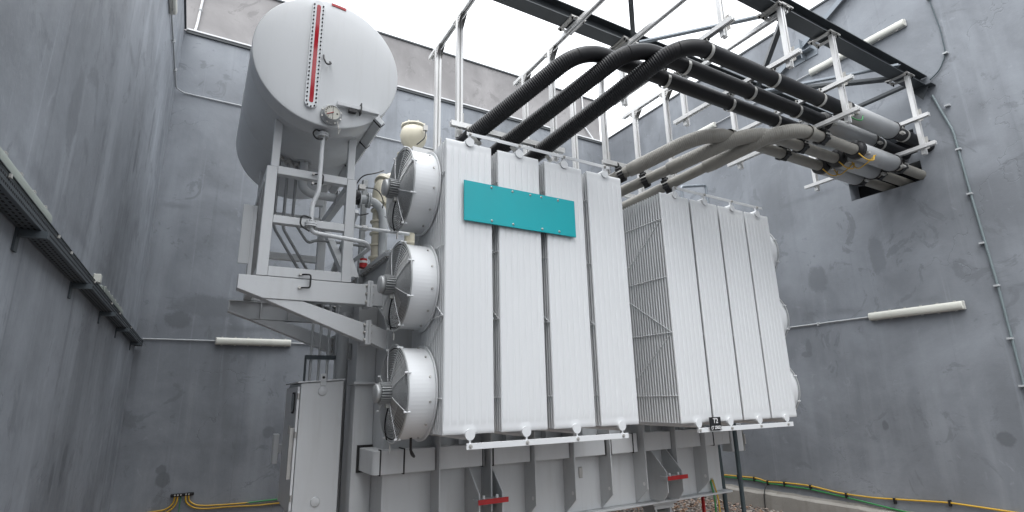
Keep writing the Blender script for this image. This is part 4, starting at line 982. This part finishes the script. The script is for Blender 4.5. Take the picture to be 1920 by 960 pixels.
conduit([(-.68, YB+.29, 8.25), (-.68, YB+.29, 7.9), (-.72, YB+.29, 7.15), (-.75, YB+.2, 6.84)], .022, 'flash', 'white pipe dropping to the flashing at the left corner', [((-.7, YB+.29, 7.5), 'z')])
conduit([(8.72, YB+.29, 8.45), (8.75, YB+.29, 7.35), (9.05, YB+.25, 6.95), (9.1, YB+.1, 6.8)], .02, 'flash', 'white pipe on the tan wall behind the racks', [((8.75, YB+.29, 7.9), 'z')])
# cable tray
t = thing('cable_tray', 'dark perforated cable tray on brackets along the wall', 'cable tray', (-.8, 6, .78))
xo, xi, zt_ = -.785, -.882, .895
b = MB().box(xo-.003, xo, 2.0, 10.46, zt_, zt_+.07).box(xi, xi+.003, 2.0, 10.46, zt_, zt_+.07).box(xi+.0035, xo-.0035, 2.0, 10.46, zt_, zt_+.003)
b.box(xo, xo+.008, 2.0, 10.46, zt_+.071, zt_+.075)
b.build('tray_channel', 'tray', t)
b = MB()
for k in range(300):
    y = 2.02+k*.028
    if y > 10.4: break
    b.box(xo+.0002, xo+.0012, y, y+.016, zt_+.016, zt_+.026); b.box(xo+.0002, xo+.0012, y, y+.016, zt_+.044, zt_+.054)
    if k % 2 == 0:
        for x in (-.865, -.84, -.815): b.box(x, x+.010, y, y+.03, zt_-.0012, zt_-.0002)
hm = b.build('perforations', 'hole', t)
for k, y in enumerate((2.1, 3.56, 5.05, 6.57, 7.94, 9.73)):
    q = MB().box(-.874, -.755, y, y+.04, zt_-.04, zt_-.002).box(-.886, -.875, y-.01, y+.05, zt_-.12, zt_+.03)
    q.build('tray_bracket', 'tray', t)
for y in (2.9, 3.9, 4.3, 5.3, 6.4, 7.1, 8.4): MB().box(xo+.002, xo+.012, y, y+.02, zt_+.052, zt_+.0705).build('tray_clip', 'strap', t)
cb = MB()
for i, x in enumerate((-.86, -.84, -.815)): cb.tube([(x, 2.0, zt_+.02), (x+.004, 5, zt_+.022), (x-.004, 8, zt_+.02), (x, 10.4, zt_+.02)], .010, 8)
tag(cb.build('power_cable', 'blackplastic'), 'black cables lying in the dark perforated tray', 'cables')
jb = MB().box(-.886, -.83, 5.9, 5.98, 1.06, 1.14); tag(jb.build('junction_box', 'lamp', None, .006), 'small white junction box above the cable tray', 'box')

# earth cables on walls
def cable(pts, m, label, r=.012):
    return tag(MB().tube(path_round(pts, .12, .04), r, 8).build('earth_cable', m), label, 'cable', 'earth cables along the walls')
X = 9.125
cable([(X, 9.5, -1.57), (X, 7.69, -1.56), (X, 6.88, -1.535), (X, 6.70, -1.58), (X, 6.41, -1.555), (X, 5.9, -1.545), (X, 5.4, -1.60), (X, 4.9, -1.60), (X, 3.91, -1.525), (X, 3.2, -1.54), (X, 1.5, -1.54)], 'yellow', 'yellow earth cable clipped above the rough kerb')
cable([(X, 9.5, -1.61), (X, 7.69, -1.59), (X, 6.88, -1.58), (X, 6.70, -1.60), (X, 6.41, -1.60), (X, 5.9, -1.60), (X, 5.2, -1.66), (X, 4.47, -1.735), (X, 3.6, -1.74), (X, 1.5, -1.74)], 'green', 'green earth cable sagging below the yellow one')
b = MB()
for y, z in ((7.3, -1.56), (6.95, -1.56), (6.68, -1.59), (6.35, -1.575), (5.88, -1.57), (5.3, -1.62), (4.6, -1.60), (3.9, -1.53)): b.box(9.10, 9.148, y-.012, y+.012, z-.04, z+.04)
tag(b.build('cable_clip', 'blackplastic'), 'black clips holding the green and yellow cables to the wall', 'clips')
cable([(9.12, 6.70, -1.60), (9.0, 6.70, -1.75), (8.985, 6.70, -2.03)], 'blackplastic', 'thin black drop wire crossing the kerb', .009)
Y = 10.478
t = thing('wall_gland', 'dark slotted gland plate low on the end wall', 'cable gland', (.03, 10.49, -1.38))
MB().box(-.13, .19, 10.46, 10.498, -1.41, -1.365).build('gland_plate', 'hole', t, .01)
q = MB()
for x in (-.07, -.03, .01, .08, .12): q.cyl((x, 10.45, -1.385), (x, 10.462, -1.385), .012, n=8)
q.build('gland_nut', 'plate', t)
cable([(-.07, Y, -1.38), (-.07, Y, -1.50), (-.16, Y, -1.585), (-.42, Y, -1.60), (-.88, Y-.01, -1.62)], 'yellow', 'yellow cable curving left out of the gland plate')
cable([(-.03, Y, -1.38), (-.03, Y, -1.52), (-.14, Y, -1.63), (-.42, Y, -1.66), (-.88, Y-.01, -1.68)], 'yellow', 'lower yellow cable curving left out of the gland plate')
cable([(.08, Y, -1.38), (.08, Y, -1.50), (.20, Y, -1.60), (.37, Y, -1.63), (.7, Y, -1.635), (1.1, Y, -1.66), (1.7, Y, -1.66)], 'yellow', 'lower yellow cable curving right toward the cabinet')
cable([(.12, Y, -1.38), (.12, Y, -1.48), (.22, Y, -1.56), (.37, Y, -1.585), (.7, Y, -1.60), (1.0, Y, -1.605)], 'yellow', 'upper yellow cable curving right, joining the green one')
cable([(.95, Y, -1.605), (1.2, Y, -1.60), (1.7, Y, -1.60)], 'green', 'short green cable reaching the cabinet on the end wall')
cable([(.01, Y, -1.38), (.01, Y, -1.9)], 'green', 'thin green wire hanging straight from the gland plate', .006)

for o in list(bpy.data.objects):
    for k in list(o.keys()):
        if k.startswith('_'): del o[k]
